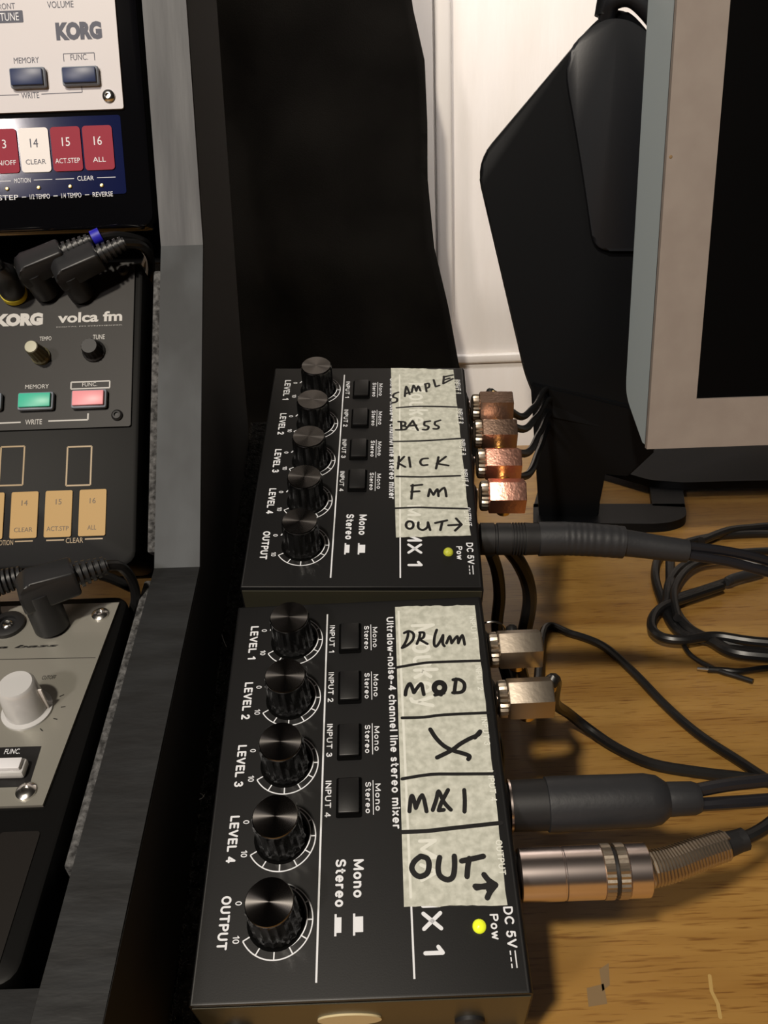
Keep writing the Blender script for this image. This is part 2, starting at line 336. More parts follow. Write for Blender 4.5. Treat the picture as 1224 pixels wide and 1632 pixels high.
def text_mesh(string, weight, shear=0):
    key = (string, weight, shear)
    if key in _tm: return _tm[key]
    c = bpy.data.curves.new('lettering', 'FONT'); c.body = string; c.offset = weight; c.shear = shear; c.resolution_u = 3
    o = bpy.data.objects.new('lettering', c); COL.objects.link(o)
    me = bpy.data.meshes.new_from_object(o.evaluated_get(bpy.context.evaluated_depsgraph_get()))
    bpy.data.objects.remove(o); bpy.data.curves.remove(c); _tm[key] = me; return me
def spline(P, k_):
    out = []
    for i in range(len(P) - 1):
        a, b, c, d = P[max(i - 1, 0)], P[i], P[i + 1], P[min(i + 2, len(P) - 1)]
        for j in range(k_):
            t = j / k_
            out.append(0.5 * ((2 * b) + (c - a) * t + (2 * a - 5 * b + 4 * c - d) * t * t + (3 * b - a - 3 * c + d) * t ** 3))
    out.append(P[-1]); return out
def arc(cx, cy, r, a0, a1, n):
    return [(cx + r * math.cos(math.radians(a0 + (a1 - a0) * i / n)), cy + r * math.sin(math.radians(a0 + (a1 - a0) * i / n))) for i in range(n + 1)]
def rrect(x0, x1, y0, y1, r, n=4):
    return arc(x1 - r, y1 - r, r, 0, 90, n) + arc(x0 + r, y1 - r, r, 90, 180, n) + arc(x0 + r, y0 + r, r, 180, 270, n) + arc(x1 - r, y0 + r, r, 270, 360, n)
def smooth_poly(pts, r, n=5):
    out = []
    for i in range(len(pts)):
        p = Vector(pts[i][:2]); rr = pts[i][2] if len(pts[i]) > 2 else r
        a = Vector(pts[i - 1][:2]); b = Vector(pts[(i + 1) % len(pts)][:2])
        da = (a - p); db = (b - p); ra = min(rr, da.length * .45); rb = min(rr, db.length * .45)
        A = p + da.normalized() * ra; B = p + db.normalized() * rb
        for j in range(n + 1):
            t = j / n; q = A * (1 - t) ** 2 + p * 2 * t * (1 - t) + B * t * t; out.append((q.x, q.y))
    return out
def thing(name, label, cat, frame=None, loc=None, group=None):
    o = bpy.data.objects.new(name, None); COL.objects.link(o); o.empty_display_size = 0.01
    if frame: o.matrix_world = frame.mat()
    elif loc is not None: o.location = Vector(loc) * S
    o['label'] = label; o['category'] = cat
    if group: o['group'] = group
    return o
def tag(o, label, cat, group=None):
    o['label'] = label; o['category'] = cat
    if group: o['group'] = group
    return o
def struct(o): o['kind'] = 'structure'; return o

# ------------------------------------------------------------------ setting
WALL_Y = 720
struct(MB().box(-1500, 1500, -1500, WALL_Y + 40, -760, -740).build('floor', 'floor'))
struct(MB().box(-1500, 1500, WALL_Y, WALL_Y + 40, -740, 1700).build('wall_back', 'wall'))
def wallpt(x, y): return on_axis(x, y, 1, WALL_Y)
xg = wallpt(721, 250)[0]; xs = wallpt(690, 100)[0]; zr = wallpt(780, 570)[2]
struct(MB().box(-1500, xs, WALL_Y - 9, WALL_Y, -740, 1700, 2).build('trim_1', 'wall'))
struct(MB().box(xs + 1.2, xg - 1.2, WALL_Y - 14, WALL_Y, -740, 1700, 3.5, 3).build('trim_2', 'wall'))
mb = MB(); mb.box(xg + .6, 1500, WALL_Y - 7, WALL_Y, zr - 5, zr + 5, 2.5, 3)
struct(mb.build('trim_3', 'wall'))
struct(MB().box(xg + .6, 1500, WALL_Y - 4, WALL_Y, -740, zr - 5, 1.0).build('trim_4', 'wall'))

desk = thing('desk', 'varnished oak desk with horizontal grain under all the gear', 'desk', loc=(0, 0, 0))
MB().box(-620, 1000, -420, WALL_Y - 16, -28, 0, 2.5).build('desktop', 'wood', desk)
for x in (-580, 960):
    for y in (-380, 660): MB().box(x - 25, x + 25, y - 25, y + 25, -740, -28, 2).build('leg', 'wood', desk)
dk = Frame((0, 0, 0), (1, 0, 0), (0, 1, 0), (0, 0, 1))
mb = MB()
for poly in ([(955, 1545), (970, 1535), (972, 1570), (960, 1580)], [(935, 1575), (962, 1568), (968, 1600), (938, 1605)]):
    mb.poly([dk.px(*p)[:2] for p in poly], 0.06)
mb.build('scuff_mark', 'scuff', desk, smooth=None, label='faint grey scuff mark on the varnish')
mb = MB(); mb.ribbon([dk.px(*p)[:2] for p in ((1131, 1555), (1134, 1580), (1144, 1600), (1148, 1622))], 1.1, 0.06)
mb.build('scratch', 'pale_scratch', desk, smooth=None, label='thin pale scratch in the varnish')

# ------------------------------------------------------------------ carpeted ramp under the mixers
FR = Frame((0, 0, 46), (0.99983, -0.00822, 0.01644), (0, 0.89439, 0.44728), (-0.01838, -0.44721, 0.89424))
BK = Frame((0.97, 112.02, 107.64), (0.99933, -0.0225, -0.02897), (0.03345, 0.88306, 0.46806), (0.01506, -0.46871, 0.88322))
H = 29.0                                        # height of a mixer without its feet
ramp = thing('carpeted_ramp', 'sloping board covered in black carpet that carries both mixers', 'ramp', FR)
RT = -H - 2.6                                   # carpet surface in the ramp frame
RU0 = -11.5; RU1 = 82.0; RV1 = 262.0
MB().box(RU0, RU1, -2, RV1, RT - 9, RT - 1.5, 1).build('board', 'stand_side', ramp)
MB().box(RU0 - .6, RU1 + .4, -2.5, RV1 + .5, RT - 1.5, RT, .6).build('carpet', 'carpet', ramp)
mb = MB()
for i in range(2600):
    if i < 1800: x = random.uniform(RU0 - .5, -.5)
    else: x = RU0 - .5
    v = random.uniform(0, RV1); l = random.uniform(.5, 1.6); a = random.uniform(0, 6.28); b = random.uniform(.2, 1.2)
    d = Vector((math.cos(a) * math.cos(b), math.sin(a) * math.cos(b), math.sin(b))) * l; q = Vector((-math.sin(a), math.cos(a), 0)) * .05
    o = Vector((x, v, RT - .1)); vs = [mb.bm.verts.new(p) for p in (o - q, o + q, o + d * .6 + q, o + d * .6 - q, o + d + Vector((0, 0, -.25)))]
    mb.bm.faces.new(vs[:4]); mb.bm.faces.new([vs[3], vs[2], vs[4]])
o = mb.build('carpet_pile', 'fibre', ramp, smooth=None); o['kind'] = 'stuff'
mb = MB()
for pts in (((313, 1262), (322, 1266), (325, 1270)), ((314, 1275), (322, 1272), (326, 1266)), ((353, 1010), (357, 1022), (361, 1031))):
    P = [FR.px(x, y, RT + .3) for x, y in pts]; MB().tube(P, .14, 5, 4).build('lint', 'white_key', ramp, label='loose pale lint caught in the carpet')
# rear prop and side cheeks so that the board stands on the desk
def cheek(u0, u1):
    mb = MB()
    a = FR.w((0, 2, RT - 9.2)); b = FR.w((0, RV1 - 4, RT - 9.2))
    prof = [(a[1], max(a[2], 1)), (b[1], b[2]), (b[1], 0.3), (a[1], 0.3)]
    x = FR.w((u0, 100, RT))[0]; x1 = FR.w((u1, 100, RT))[0]
    vs = []
    for X in (x, x1): vs.append([mb.bm.verts.new(Vector(FR.l((X, p[0], p[1])))) for p in prof])
    mb.bm.faces.new(vs[0]); mb.bm.faces.new(list(reversed(vs[1])))
    for i in range(4): mb.bm.faces.new([vs[0][i], vs[0][(i + 1) % 4], vs[1][(i + 1) % 4], vs[1][i]])
    return mb
cheek(RU0 + 3, RU0 + 12).build('cheek', 'stand_side', ramp, smooth=False)
cheek(RU1 - 14, RU1 - 5).build('cheek', 'stand_side', ramp, smooth=False)

# ------------------------------------------------------------------ mixers
KV = [107.6, 85.4, 63.2, 41.1, 19.0]            # knob centres along the mixer
JV = [109.5, 90.0, 71.0, 53.5, 33.0]            # jack centres
LEN = 122.7; WID = 84.0; DN = -math.pi / 2
def make_mixer(fr, label):
    t = thing('line_mixer', label, 'mixer', fr, group='black four channel mixers')
    # case: folded steel top with rounded long edges, end plates set in slightly
    mb = MB(); prof = [(0, -H)] + [(0.9 - 0.9 * math.cos(a), -0.9 + 0.9 * math.sin(a)) for a in (0, .5, 1.05, 1.57)] + [(WID - 1.6 + 1.6 * math.sin(a), -1.6 + 1.6 * math.cos(a)) for a in (0, .4, .8, 1.2, 1.57)] + [(WID, -H)]
    mb.prism(prof, 0, -LEN, fr=lambda p: (p[0], -p[2], p[1]))
    es = [e for e in mb.bm.edges if all(abs(v.co.z) < .05 for v in e.verts) and abs(e.verts[0].co.x - e.verts[1].co.x) > 10]
    bmesh.ops.bevel(mb.bm, geom=es, offset=.7, segments=3, affect='EDGES', profile=.5)
    mb.build('case', 'mixer', t)
    for v in (-0.35, LEN + 0.05): MB().box(.5, WID - .5, v, v + .3, -H + .3, -1.9, .1, 1).build('end_plate', 'mixer_end', t)
    MB().prism(arc(38.3, -15.0, 8.2, 0, 360, 32)[:-1], 0.35, 0.85, fr=lambda p: (p[0], -p[2], p[1] * .55 - 6.5)).build('round_sticker', 'cream', t, label='round cream sticker')
    for x in (9, 69):
        MB().lathe([(0, 0), (3.9, 0), (3.9, 1.0), (3.0, 1.9), (0, 2.1)], 24, (x, -.35, -20.0), (0, -1, 0)).build('screw', 'rubber', t)
    for x in (8, WID - 8):
        for y in (8, LEN - 8):
            MB().lathe([(4.4, 0), (4.4, 1.4), (3.9, 2.2), (0, 2.4)], 20, (x, y, -H), (0, 0, -1)).build('foot', 'rubber', t)
    # printing
    mb = MB(); z = .06
    mb.seg((31.1, 4), (31.1, 118), .5, z); mb.seg((55.3, 4), (55.3, 118), .5, z)
    for i, v in enumerate(KV):
        nm = 'LEVEL %d' % (i + 1) if i < 4 else 'OUTPUT'
        stroke_text(mb, nm, 6.7, v, 2.15, DN, z, 13.4, .25)
        stroke_text(mb, '0', 10.0, v + 4.7, 1.5, DN, z, None, .17); stroke_text(mb, '10', 10.2, v - 4.3, 1.5, DN, z, None, .17)
        cx = 20.2; Ro = 9.5; n = 60
        outer = []; inner = []
        for j in range(n + 1):
            f = j / n; a = math.radians(150 - 300 * f); wd = .15 + 2.0 * min(1, max(0, (f - .18) / .55)) ** .8
            outer.append((cx + Ro * math.cos(a), v + Ro * math.sin(a))); inner.append((cx + (Ro - wd) * math.cos(a), v + (Ro - wd) * math.sin(a)))
        for q in (outer, inner):
            for a, b in zip(q, q[1:]): mb.seg(a, b, .33, z)
        for j in range(0, 11): mb.seg(outer[j * 6], inner[j * 6], .33, z + .005)
    for i, v in enumerate([107.7, 89.0, 70.3, 51.7]):
        stroke_text(mb, 'INPUT %d' % (i + 1), 32.9, v, 1.45, DN, z, 11.0, .23)
        v2 = v - .1
        stroke_text(mb, 'Mono', 47.2, v2, 1.35, DN, z, 8.2, .22); mb.seg((45.8, v2 - 5.2), (45.8, v2 + 5.2), .22, z)
        stroke_text(mb, 'Stereo', 44.4, v2, 1.35, DN, z, 9.4, .22)
    stroke_text(mb, 'Mono', 41.6, 29, 2.3, DN, z, 10.1, .25); stroke_text(mb, 'Stereo', 36.8, 28, 2.3, DN, z, 12.5, .25)
    for x, hh in ((41.5, 2.6), (36.7, 1.8)):
        a = x - 1.35
        mb.poly([(a, 20), (a + .55, 20), (a + .55, 19.2), (a + hh, 19.2), (a + hh, 15.4), (a + .55, 15.4), (a + .55, 14.6), (a, 14.6)], z)
    stroke_text(mb, 'Ultralow-noise-4 channel line stereo mixer', 52.3, 78.8, 1.95, DN, z, 73.5, .24)
    stroke_text(mb, 'MAMX 1', 60.5, 24.0, 4.4, DN, z, 29.5, .23)
    stroke_text(mb, 'Moukey', 63.2, 96, 7.0, DN, z, 32, .17)
    for i, v in enumerate(JV): stroke_text(mb, 'INPUT %d' % (i + 1) if i < 4 else 'OUTPUT', 80.7 if fr is BK else 79.9, v, 1.5, DN, z, 9.4, .18)
    stroke_text(mb, 'DC 5V', 80.2, 15.2, 2.0, DN, z, 10.0, .23)
    mb.seg((80.7, 9.6), (80.7, 5.6), .3, z)
    for a in (9.6, 8.1, 6.6): mb.seg((79.5, a), (79.5, a - 1.0), .3, z)
    stroke_text(mb, 'Pow', 76.4, 15.4, 1.8, DN, z, 6.2, .23)
    mb.build('printed_lettering', 'print', t, smooth=None)
    MB().lathe([(0, -.5), (1.75, -.5), (1.75, .4), (1.45, 1.1), (.8, 1.55), (0, 1.7)], 20, (72.4, 15.6, 0)).build('power_led', 'led' if fr is FR else 'led2', t, label='round yellow-green power light')
    for v in [107.7, 88.7, 69.6, 52.0]:
        h = MB().prism(rrect(35.2, 42.6, v - 6.2, v + 5.9, .6), .02, .12).build('switch_slot', 'slot', t, smooth=False)
        MB().box(35.9, 41.9, v - 5.2, v + 5.2, 0, 1.5, .35).build('push_switch', 'mixer', t)
    # knobs
    for v in KV:
        mb = MB(); prof = [(0, 0.3), (6.9, 0.3), (6.9, 1.2), (6.6, 1.8), (6.55, 11.6), (6.1, 12.4), (0, 12.4)]
        mb.lathe(prof, 40, (0, 0, 0), ridge=(2, 4, .42))
        kb = mb.build('knob', 'knob', t, angle=25); kb.location = (20.2 * S, v * S, 0)
        cp = MB().lathe([(6.15, 12.35), (6.15, 12.8), (5.95, 13.05), (0, 13.05)], 48).build('knob_cap', 'knob_cap', kb, angle=30)
        MB().lathe([(7.6, 0), (7.6, .3), (0, .3)], 32, (20.2, v, -.2)).build('knob_recess', 'slot', t)
    for v in JV:
        MB().lathe([(6.6, 0), (6.6, 1.0), (5.6, 1.6), (5.2, 1.6), (5.2, .2), (0, .2)], 28, (WID, v, -13), (1, 0, 0)).build('jack_socket', 'rubber', t)
    return t
mixer_front = make_mixer(FR, 'nearer black mixer, its tape strip reading DRUM, MOD, X, MX1, OUT')
mixer_back = make_mixer(BK, 'farther black mixer, its tape strip reading SAMPLE, BASS, KICK, FM, OUT')

# ------------------------------------------------------------------ tape strips with handwriting
def z7(x, y): return (600 + x / 4.662, 950 + y / 4.662)
def z8(x, y): return (600 + x / 4.273, 1250 + y / 4.273)
def z6(x, y): return (600 + x / 4.535, 570 + y / 4.535)
def loop(cx, cy, rx, ry, n=12): return [(cx + rx * math.cos(i * 2 * math.pi / n), cy + ry * math.sin(i * 2 * math.pi / n)) for i in range(n + 1)]
def make_tape(fr, label, corners, groups, wd):
    t = thing('tape_strip', label, 'tape', fr, group='masking tape strips on the mixers')
    c = corners; mb = MB(); top = []; bot = []; n = 26; rng = random.Random(3)
    L_ = []; R_ = []
    for i in range(n + 1):
        f = i / n; j = rng.uniform(-.12, .12)
        L_.append((c[0][0] + (c[2][0] - c[0][0]) * f, c[0][1] + (c[2][1] - c[0][1]) * f))
        R_.append((c[1][0] + (c[3][0] - c[1][0]) * f + j, c[1][1] + (c[3][1] - c[1][1]) * f))
    top = [(c[0][0] + (c[1][0] - c[0][0]) * i / 18, c[0][1] + (c[1][1] - c[0][1]) * i / 18 + rng.uniform(-.25, .3)) for i in range(1, 18)]
    bot = [(c[3][0] + (c[2][0] - c[3][0]) * i / 18, c[3][1] + (c[2][1] - c[3][1]) * i / 18 + rng.uniform(-.25, .2)) for i in range(1, 18)]
    mb.prism(list(reversed(top)) + L_ + list(reversed(bot)) + list(reversed(R_)), .10, .20)
    mb.build('tape', 'tape', t, smooth=False)
    mb = MB(); zs_ = .205
    stroke_text(mb, 'Moukey', 63.2, 96, 7.0, DN, zs_, 32, .17); stroke_text(mb, 'MAMX 1', 60.5, 24.0, 4.3, DN, zs_, 29.5, .22, vmin=22.8)
    mb.seg((55.3, 23.2), (55.3, 118), .7, zs_)
    for i, v in enumerate(JV): stroke_text(mb, 'INPUT %d' % (i + 1) if i < 4 else 'OUTPUT', 79.9, v, 1.5, DN, zs_, 9.4, .2)
    mb.build('show_through_print', 'tape_light', t, smooth=None, label='white print showing through the thin tape')
    mb = MB(); zz = 0
    for strokes in groups:
        zt, ww = strokes[0]
        for st in strokes[1:]:
            pts = [fr.px(*zt(*p), .25)[:2] for p in st]
            if len(pts) > 2: pts = [tuple(v)[:2] for v in spline([Vector((*p, 0)) for p in pts], 3)]
            mb.ribbon(pts, ww * wd, .23 + zz); zz += .0006
    mb.build('handwriting', 'ink', t, smooth=None, label='black marker handwriting')
    return t
make_tape(FR, 'masking tape strip on the nearer mixer marked DRUM MOD X MX1 OUT',
  [(54.2, 119.7), (81.3, 118.9), (53.4, 21.1), (80.1, 20.5)], [
  [(z7, 1), [(150, 530), (330, 500), (450, 490), (782, 480)], [(190, 905), (350, 900), (500, 882), (835, 866)], [(190, 1358), (400, 1325), (600, 1322), (880, 1320)]],
  [(z8, 1.2), [(172, 325), (340, 318), (500, 300), (850, 262)]],
  [(z7, .95), [(235, 262), (232, 300), (215, 345), (190, 385)], [(205, 275), (240, 260), (275, 280), (270, 325), (230, 365), (190, 385)],
   [(325, 270), (318, 310), (300, 355)], [(320, 270), (352, 272), (350, 305), (320, 322)], [(325, 325), (378, 355)],
   [(448, 250), (432, 300), (428, 355), (442, 375), (468, 345), (495, 290)], [(495, 300), (492, 350), (505, 372)],
   [(520, 350), (545, 298), (558, 350)], [(558, 350), (600, 298), (608, 350)], [(608, 350), (638, 290), (655, 360)]],
  [(z7, 1.2), [(215, 735), (222, 690), (250, 650), (278, 718)], [(278, 718), (330, 650), (345, 700), (352, 732)],
   loop(468, 680, 45, 45), loop(468, 680, 33, 30), [(435, 700), (450, 720), (480, 735)], [(435, 735), (500, 720)],
   [(592, 615), (585, 660), (578, 720)], [(570, 622), (610, 618), (650, 645), (652, 690), (625, 715), (568, 718)]],
  [(z7, 1.35), [(400, 990), (440, 1052), (500, 1112), (570, 1148), (640, 1168), (690, 1188), (682, 1212)],
   [(770, 1005), (755, 1030), (690, 1060), (620, 1100), (560, 1145), (450, 1200)], [(770, 1005), (730, 1052)]],
  [(z7, 1.2), [(245, 1600), (255, 1500), (270, 1490), (292, 1575)], [(292, 1575), (340, 1478), (372, 1600)],
   [(418, 1590), (445, 1510), (462, 1450), (500, 1530), (552, 1588)], [(532, 1440), (505, 1490), (480, 1540), (462, 1592)], [(462, 1592), (500, 1588)], [(652, 1440), (656, 1520), (654, 1602)]],
  [(z8, 1.5), [(300, 490), (258, 525), (240, 570), (262, 612), (300, 628), (345, 605), (358, 550), (345, 505), (300, 490)],
   [(430, 498), (420, 560), (430, 620), (480, 650), (520, 630), (532, 560), (530, 490)], [(580, 522), (650, 508), (728, 490)], [(632, 505), (622, 560), (617, 628)],
   [(672, 695), (740, 697), (812, 685)], [(732, 615), (765, 655), (812, 685)], [(755, 772), (775, 730), (812, 685)], [(680, 705), (750, 690)], [(760, 690), (775, 660)], [(765, 720), (790, 690)]],
  ], 1.0)
make_tape(BK, 'masking tape strip on the farther mixer marked SAMPLE BASS KICK FM OUT',
  [(51.5, 122.6), (79.0, 121.3), (53.8, 22.6), (80.8, 23.6)], [
  [(z6, .95), [(145, 362), (270, 353), (400, 352), (580, 357)], [(118, 606), (300, 602), (450, 594), (620, 583)], [(145, 858), (300, 862), (400, 860), (605, 853)], [(135, 1088), (300, 1082), (400, 1085), (655, 1092)]],
  [(z6, 1.05), [(158, 250), (128, 262), (120, 284), (148, 295), (145, 318), (108, 328)], [(205, 280), (215, 208), (240, 265)], [(206, 262), (242, 250)],
   [(255, 250), (268, 200), (288, 242)], [(288, 242), (302, 205), (318, 240)], [(362, 245), (352, 190)], [(350, 192), (378, 186), (380, 212), (356, 222)],
   [(413, 160), (428, 210)], [(428, 210), (455, 200)], [(488, 135), (482, 188)], [(482, 188), (552, 152)], [(485, 140), (552, 125)], [(484, 162), (530, 148)],
   [(178, 462), (180, 520)], [(158, 462), (205, 466), (205, 488), (180, 492)], [(180, 492), (218, 500), (205, 520), (140, 522)],
   [(222, 505), (262, 455)], [(262, 455), (300, 525)], [(240, 492), (288, 488)], [(388, 458), (348, 464)], [(348, 464), (346, 488), (376, 498), (366, 520), (335, 520)], [(462, 452), (424, 464)], [(424, 464), (422, 484), (450, 498), (442, 514), (412, 514)],
   [(162, 715), (160, 760), (154, 802)], [(200, 715), (156, 762)], [(156, 762), (208, 790)], [(235, 720), (245, 790)], [(372, 728), (332, 732), (316, 755), (332, 778), (368, 775)],
   [(448, 718), (440, 760), (430, 802)], [(502, 715), (436, 765)], [(436, 765), (520, 780)],
   [(262, 918), (252, 1020)], [(252, 926), (330, 918)], [(252, 970), (310, 965)], [(374, 1002), (386, 950)], [(386, 950), (412, 992)], [(412, 992), (440, 950), (448, 1002)], [(448, 975), (490, 940), (505, 1003)],
   loop(240, 1210, 27, 27), [(303, 1190), (303, 1230), (335, 1246), (368, 1225), (372, 1190)], [(372, 1190), (388, 1246)], [(425, 1195), (510, 1176)], [(475, 1188), (462, 1246)],
   [(520, 1212), (610, 1206)], [(575, 1162), (615, 1206)], [(615, 1206), (568, 1250)]],
  ], 0.95)

# ------------------------------------------------------------------ plugs and their cables
def plug_thing(fr, label, name='right_angle_plug', cat='audio plug', v=0, group=None):
    f = fr.moved((WID, v, -13)); return thing(name, label, cat, f, group=group), f
def right_angle(fr, v, label, rot, metal, path, r=1.9, ringed=False, group=None, out=5.5, R=6.9, down=(0, .8, -.6)):
    """hexagonal metal housing along +u on a knurled collar, gold neck going down into the cable"""
    t, f = plug_thing(fr, label, v=v, group=group)
    o = out
    MB().lathe([(3.1, -6), (3.1, 2.2)], 20, (0, 0, 0), (1, 0, 0)).build('plug_shaft', 'chrome', t)
    MB().lathe([(4.9, 0), (5.9, .5), (6.1, 1.2), (6.1, 3.0), (5.4, 3.6)], 44, (1.6 + o - 5.5, 0, 0), (1, 0, 0), ridge=(1, 3, .55)).build('knurled_collar', 'nickel', t, angle=20)
    if ringed:
        mb = MB(); P = [(3.2 + 5.0 * math.cos(a), 9.0, 5.0 * math.sin(a) - 1) for a in [i * math.pi / 12 for i in range(25)]]
        mb.tube(P, .35, 6, 1).build('split_ring', 'steel', t, label='thin bright wire ring')
    hexa = [(R * math.cos(math.radians(rot + 60 * i)), R * math.sin(math.radians(rot + 60 * i))) for i in range(6)]
    MB().prism(hexa, 5.0 + o - 5.5, 19.6 + o - 5.5, bev=.5, fr=lambda p: (p[2], p[0], p[1])).build('hex_housing', metal, t, angle=25)
    x = 12.5 + o - 5.5
    MB().lathe([(3.3, 4.2), (3.3, 8.8), (2.7, 9.2), (2.7, 11.0), (3.2, 11.2), (3.2, 13)], 24, (x, 0, 0), down).build('neck', 'gold', t, label='gold neck')
    MB().lathe([(2.6, 4.5), (2.6, 8.0), (0, 8.0)], 20, (x - 1, 0, 0), (0, -.3, -1)).build('solder_cap', 'gold', t)
    d = Vector(down).normalized(); s0 = Vector((x, 0, 0)) + d * 12.8
    P = [s0, s0 + d * 5] + [Vector(f.l(p)) for p in path]
    MB().tube(P, r, 10, 8).build('cable', 'cable', t)
    return t
def D(x, y, z=2.2): return tuple(on_axis(x, y, 2, z))
right_angle(FR, 109.5, 'nickel hexagonal plug in input 1 of the nearer mixer, wire ring behind it', 105 - 30, 'nickel',
            [(108, 150, 40), (118, 185, 14), D(868, 1003, 3.2), D(910, 1010), D(962, 1030), D(1010, 1072), D(1060, 1124), D(1110, 1168), D(1170, 1208), D(1260, 1262), D(1400, 1310)], 2.2, ringed=True, group='plugs of the nearer mixer', out=5.2)
right_angle(FR, 90.0, 'nickel hexagonal plug in input 2 of the nearer mixer', 105 - 30, 'nickel',
            [D(884, 1120, 34), D(906, 1137, 14), D(938, 1162, 5), D(982, 1192), D(1040, 1218, 2.2), D(1120, 1232), D(1200, 1242), D(1300, 1262), D(1420, 1290)], 2.5, group='plugs of the nearer mixer', out=6.0, down=(.55, .6, -.45))
# cables of the farther mixer's four plugs run back to the wall behind the display stand
backcol = ['bronze', 'bronze', 'copper', 'copper']; rots = [62, 80, 22, 28]
def yp(x, y, Y): return tuple(on_axis(x, y, 1, Y))
backcab = [[yp(828, 664, 270), yp(852, 648, 350), yp(882, 624, 470), (236, 560, 30), (240, 660, 6)],
           [yp(834, 684, 255), yp(856, 664, 350), yp(886, 640, 470), (230, 560, 22), (232, 660, 6)],
           [yp(840, 722, 240), yp(860, 690, 350), yp(884, 662, 470), (222, 550, 14), (224, 660, 6)],
           [yp(842, 756, 230), yp(860, 716, 340), yp(880, 684, 470), (214, 540, 8), (216, 660, 6)]]
for i, nm in enumerate(['dark bronze plug in the topmost input of the farther mixer, beside the SAMPLE label', 'dark bronze plug in the second input of the farther mixer, beside the BASS label',
                        'bright copper-pink plug in the third input, beside the KICK label', 'pale copper-pink plug nearest the thick black plug, beside the FM label']):
    right_angle(BK, [111, 93.5, 75.0, 56.5][i], nm, rots[i], backcol[i], backcab[i], 1.9, group='plugs of the farther mixer', out=7, down=(0, .95, -.3), R=7.3)

def straight_plug(fr, v, label, parts, name, group, tail=None):
    t, f = plug_thing(fr, label, name=name, v=v, group=group)
    MB().lathe([(3.1, -6), (3.1, 3)], 20, (0, 0, 0), (1, 0, 0)).build('plug_shaft', 'chrome', t)
    return t, f
# nearer mixer, input 4: black plug with heat shrink
t, f = straight_plug(FR, 53.5, 'thick black plug with heat-shrink sleeve in input 4 of the nearer mixer', None, 'straight_plug', 'plugs of the nearer mixer')
MB().lathe([(6.2, 1.2), (7.7, 1.4), (7.7, 2.0), (6.8, 2.2)], 36, (0, 0, 0), (1, 0, 0)).build('collar', 'chrome', t, label='thin chrome collar')
MB().lathe([(7.3, 2.0), (7.4, 13)], 36, (0, 0, 0), (1, 0, 0)).build('barrel', 'rubber', t)
MB().lathe([(7.4, 12.4), (7.9, 12.6), (8.0, 15), (7.8, 30), (7.7, 42), (7.0, 45.5), (5.2, 48)], 36, (0, 0, 0), (1, 0, 0)).build('heat_shrink_sleeve', 'heat_shrink', t, label='charcoal heat-shrink sleeve')
MB().lathe([(4.9, 47), (5.0, 49), (4.8, 56), (4.2, 57.5)], 28, (0, 0, 0), (1, 0, 0)).build('strain_relief', 'heat_shrink', t)
for dy, dz in ((1.6, 1.6), (-1.8, -.6)):
    MB().tube([(57, dy, dz), (70, dy * 1.4 + 1, dz), (95, dy * 1.5 + 3, dz - 3), (130, dy * 1.5 + 4, -10 + dz), (180, 8, -20 + dz)], 2.0, 10, 8).build('cable', 'cable_satin', t)
# nearer mixer, output: chrome plug with spring
t, f = straight_plug(FR, 33.2, 'chrome plug with spring strain relief in the output of the nearer mixer', None, 'straight_plug', 'plugs of the nearer mixer')
MB().lathe([(6.8, 1.6), (7.15, 2.0), (7.2, 13.6), (7.05, 13.8), (7.05, 14.1), (7.2, 14.3), (7.2, 24.5), (6.8, 24.8)], 40, (0, 0, 0), (1, 0, 0)).build('barrel', 'chrome', t)
MB().lathe([(6.6, 24.6), (7.4, 24.8), (7.4, 27.4), (6.6, 27.6)], 64, (0, 0, 0), (1, 0, 0), ridge=(1, 2, .3)).build('knurled_ring', 'nickel', t, angle=15)
MB().lathe([(6.5, 27.4), (6.5, 28.6)], 36, (0, 0, 0), (1, 0, 0)).build('groove', 'rubber', t)
MB().lathe([(6.6, 28.4), (7.4, 28.6), (7.4, 31.2), (6.6, 31.4)], 64, (0, 0, 0), (1, 0, 0), ridge=(1, 2, .3)).build('knurled_ring', 'nickel', t, angle=15)
MB().lathe([(6.8, 31.2), (7.2, 31.6), (7.2, 37.2), (6.6, 37.6), (5.4, 37.7)], 40, (0, 0, 0), (1, 0, 0)).build('end_collar', 'chrome', t)
pathw = [Vector(f.l(FR.w((WID + x, v, n)))) for x, v, n in ((37, 33.2, -13), (44, 34.3, -12.8), (52, 36.6, -12.4), (61, 39.0, -12.5))]
P = spline(pathw, 12); mb = MB(); turns = 26; pts = []
acc = [0]
for a, b in zip(P, P[1:]): acc.append(acc[-1] + (b - a).length)
for i in range(turns * 10 + 1):
    s_ = acc[-1] * i / (turns * 10); j = max(q for q in range(len(acc)) if acc[q] <= s_ + 1e-6); j = min(j, len(P) - 2)
    fcc = (s_ - acc[j]) / (acc[j + 1] - acc[j]); c0 = P[j].lerp(P[j + 1], fcc); T = (P[j + 1] - P[j]).normalized()
    e1 = Vector((0, 0, 1)); e1 = (e1 - T * e1.dot(T)).normalized(); e2 = T.cross(e1); a = 2 * math.pi * i / 10; rr = 4.7 - .9 * i / (turns * 10)
    pts.append(c0 + (e1 * math.cos(a) + e2 * math.sin(a)) * rr)
mb.tube(pts, .50, 6, 0).build('spring', 'nickel', t)
MB().tube(P + [P[-1] + (P[-1] - P[-2]).normalized() * 6], 3.2, 12, 1).build('inner_sleeve', 'rubber', t)
e = P[-1]; dd = (P[-1] - P[-2]).normalized()
MB().tube([e, e + dd * 4, e + dd * 6], lambda q: 3.6 - .9 * q, 16, 3).build('rubber_tip', 'rubber', t)
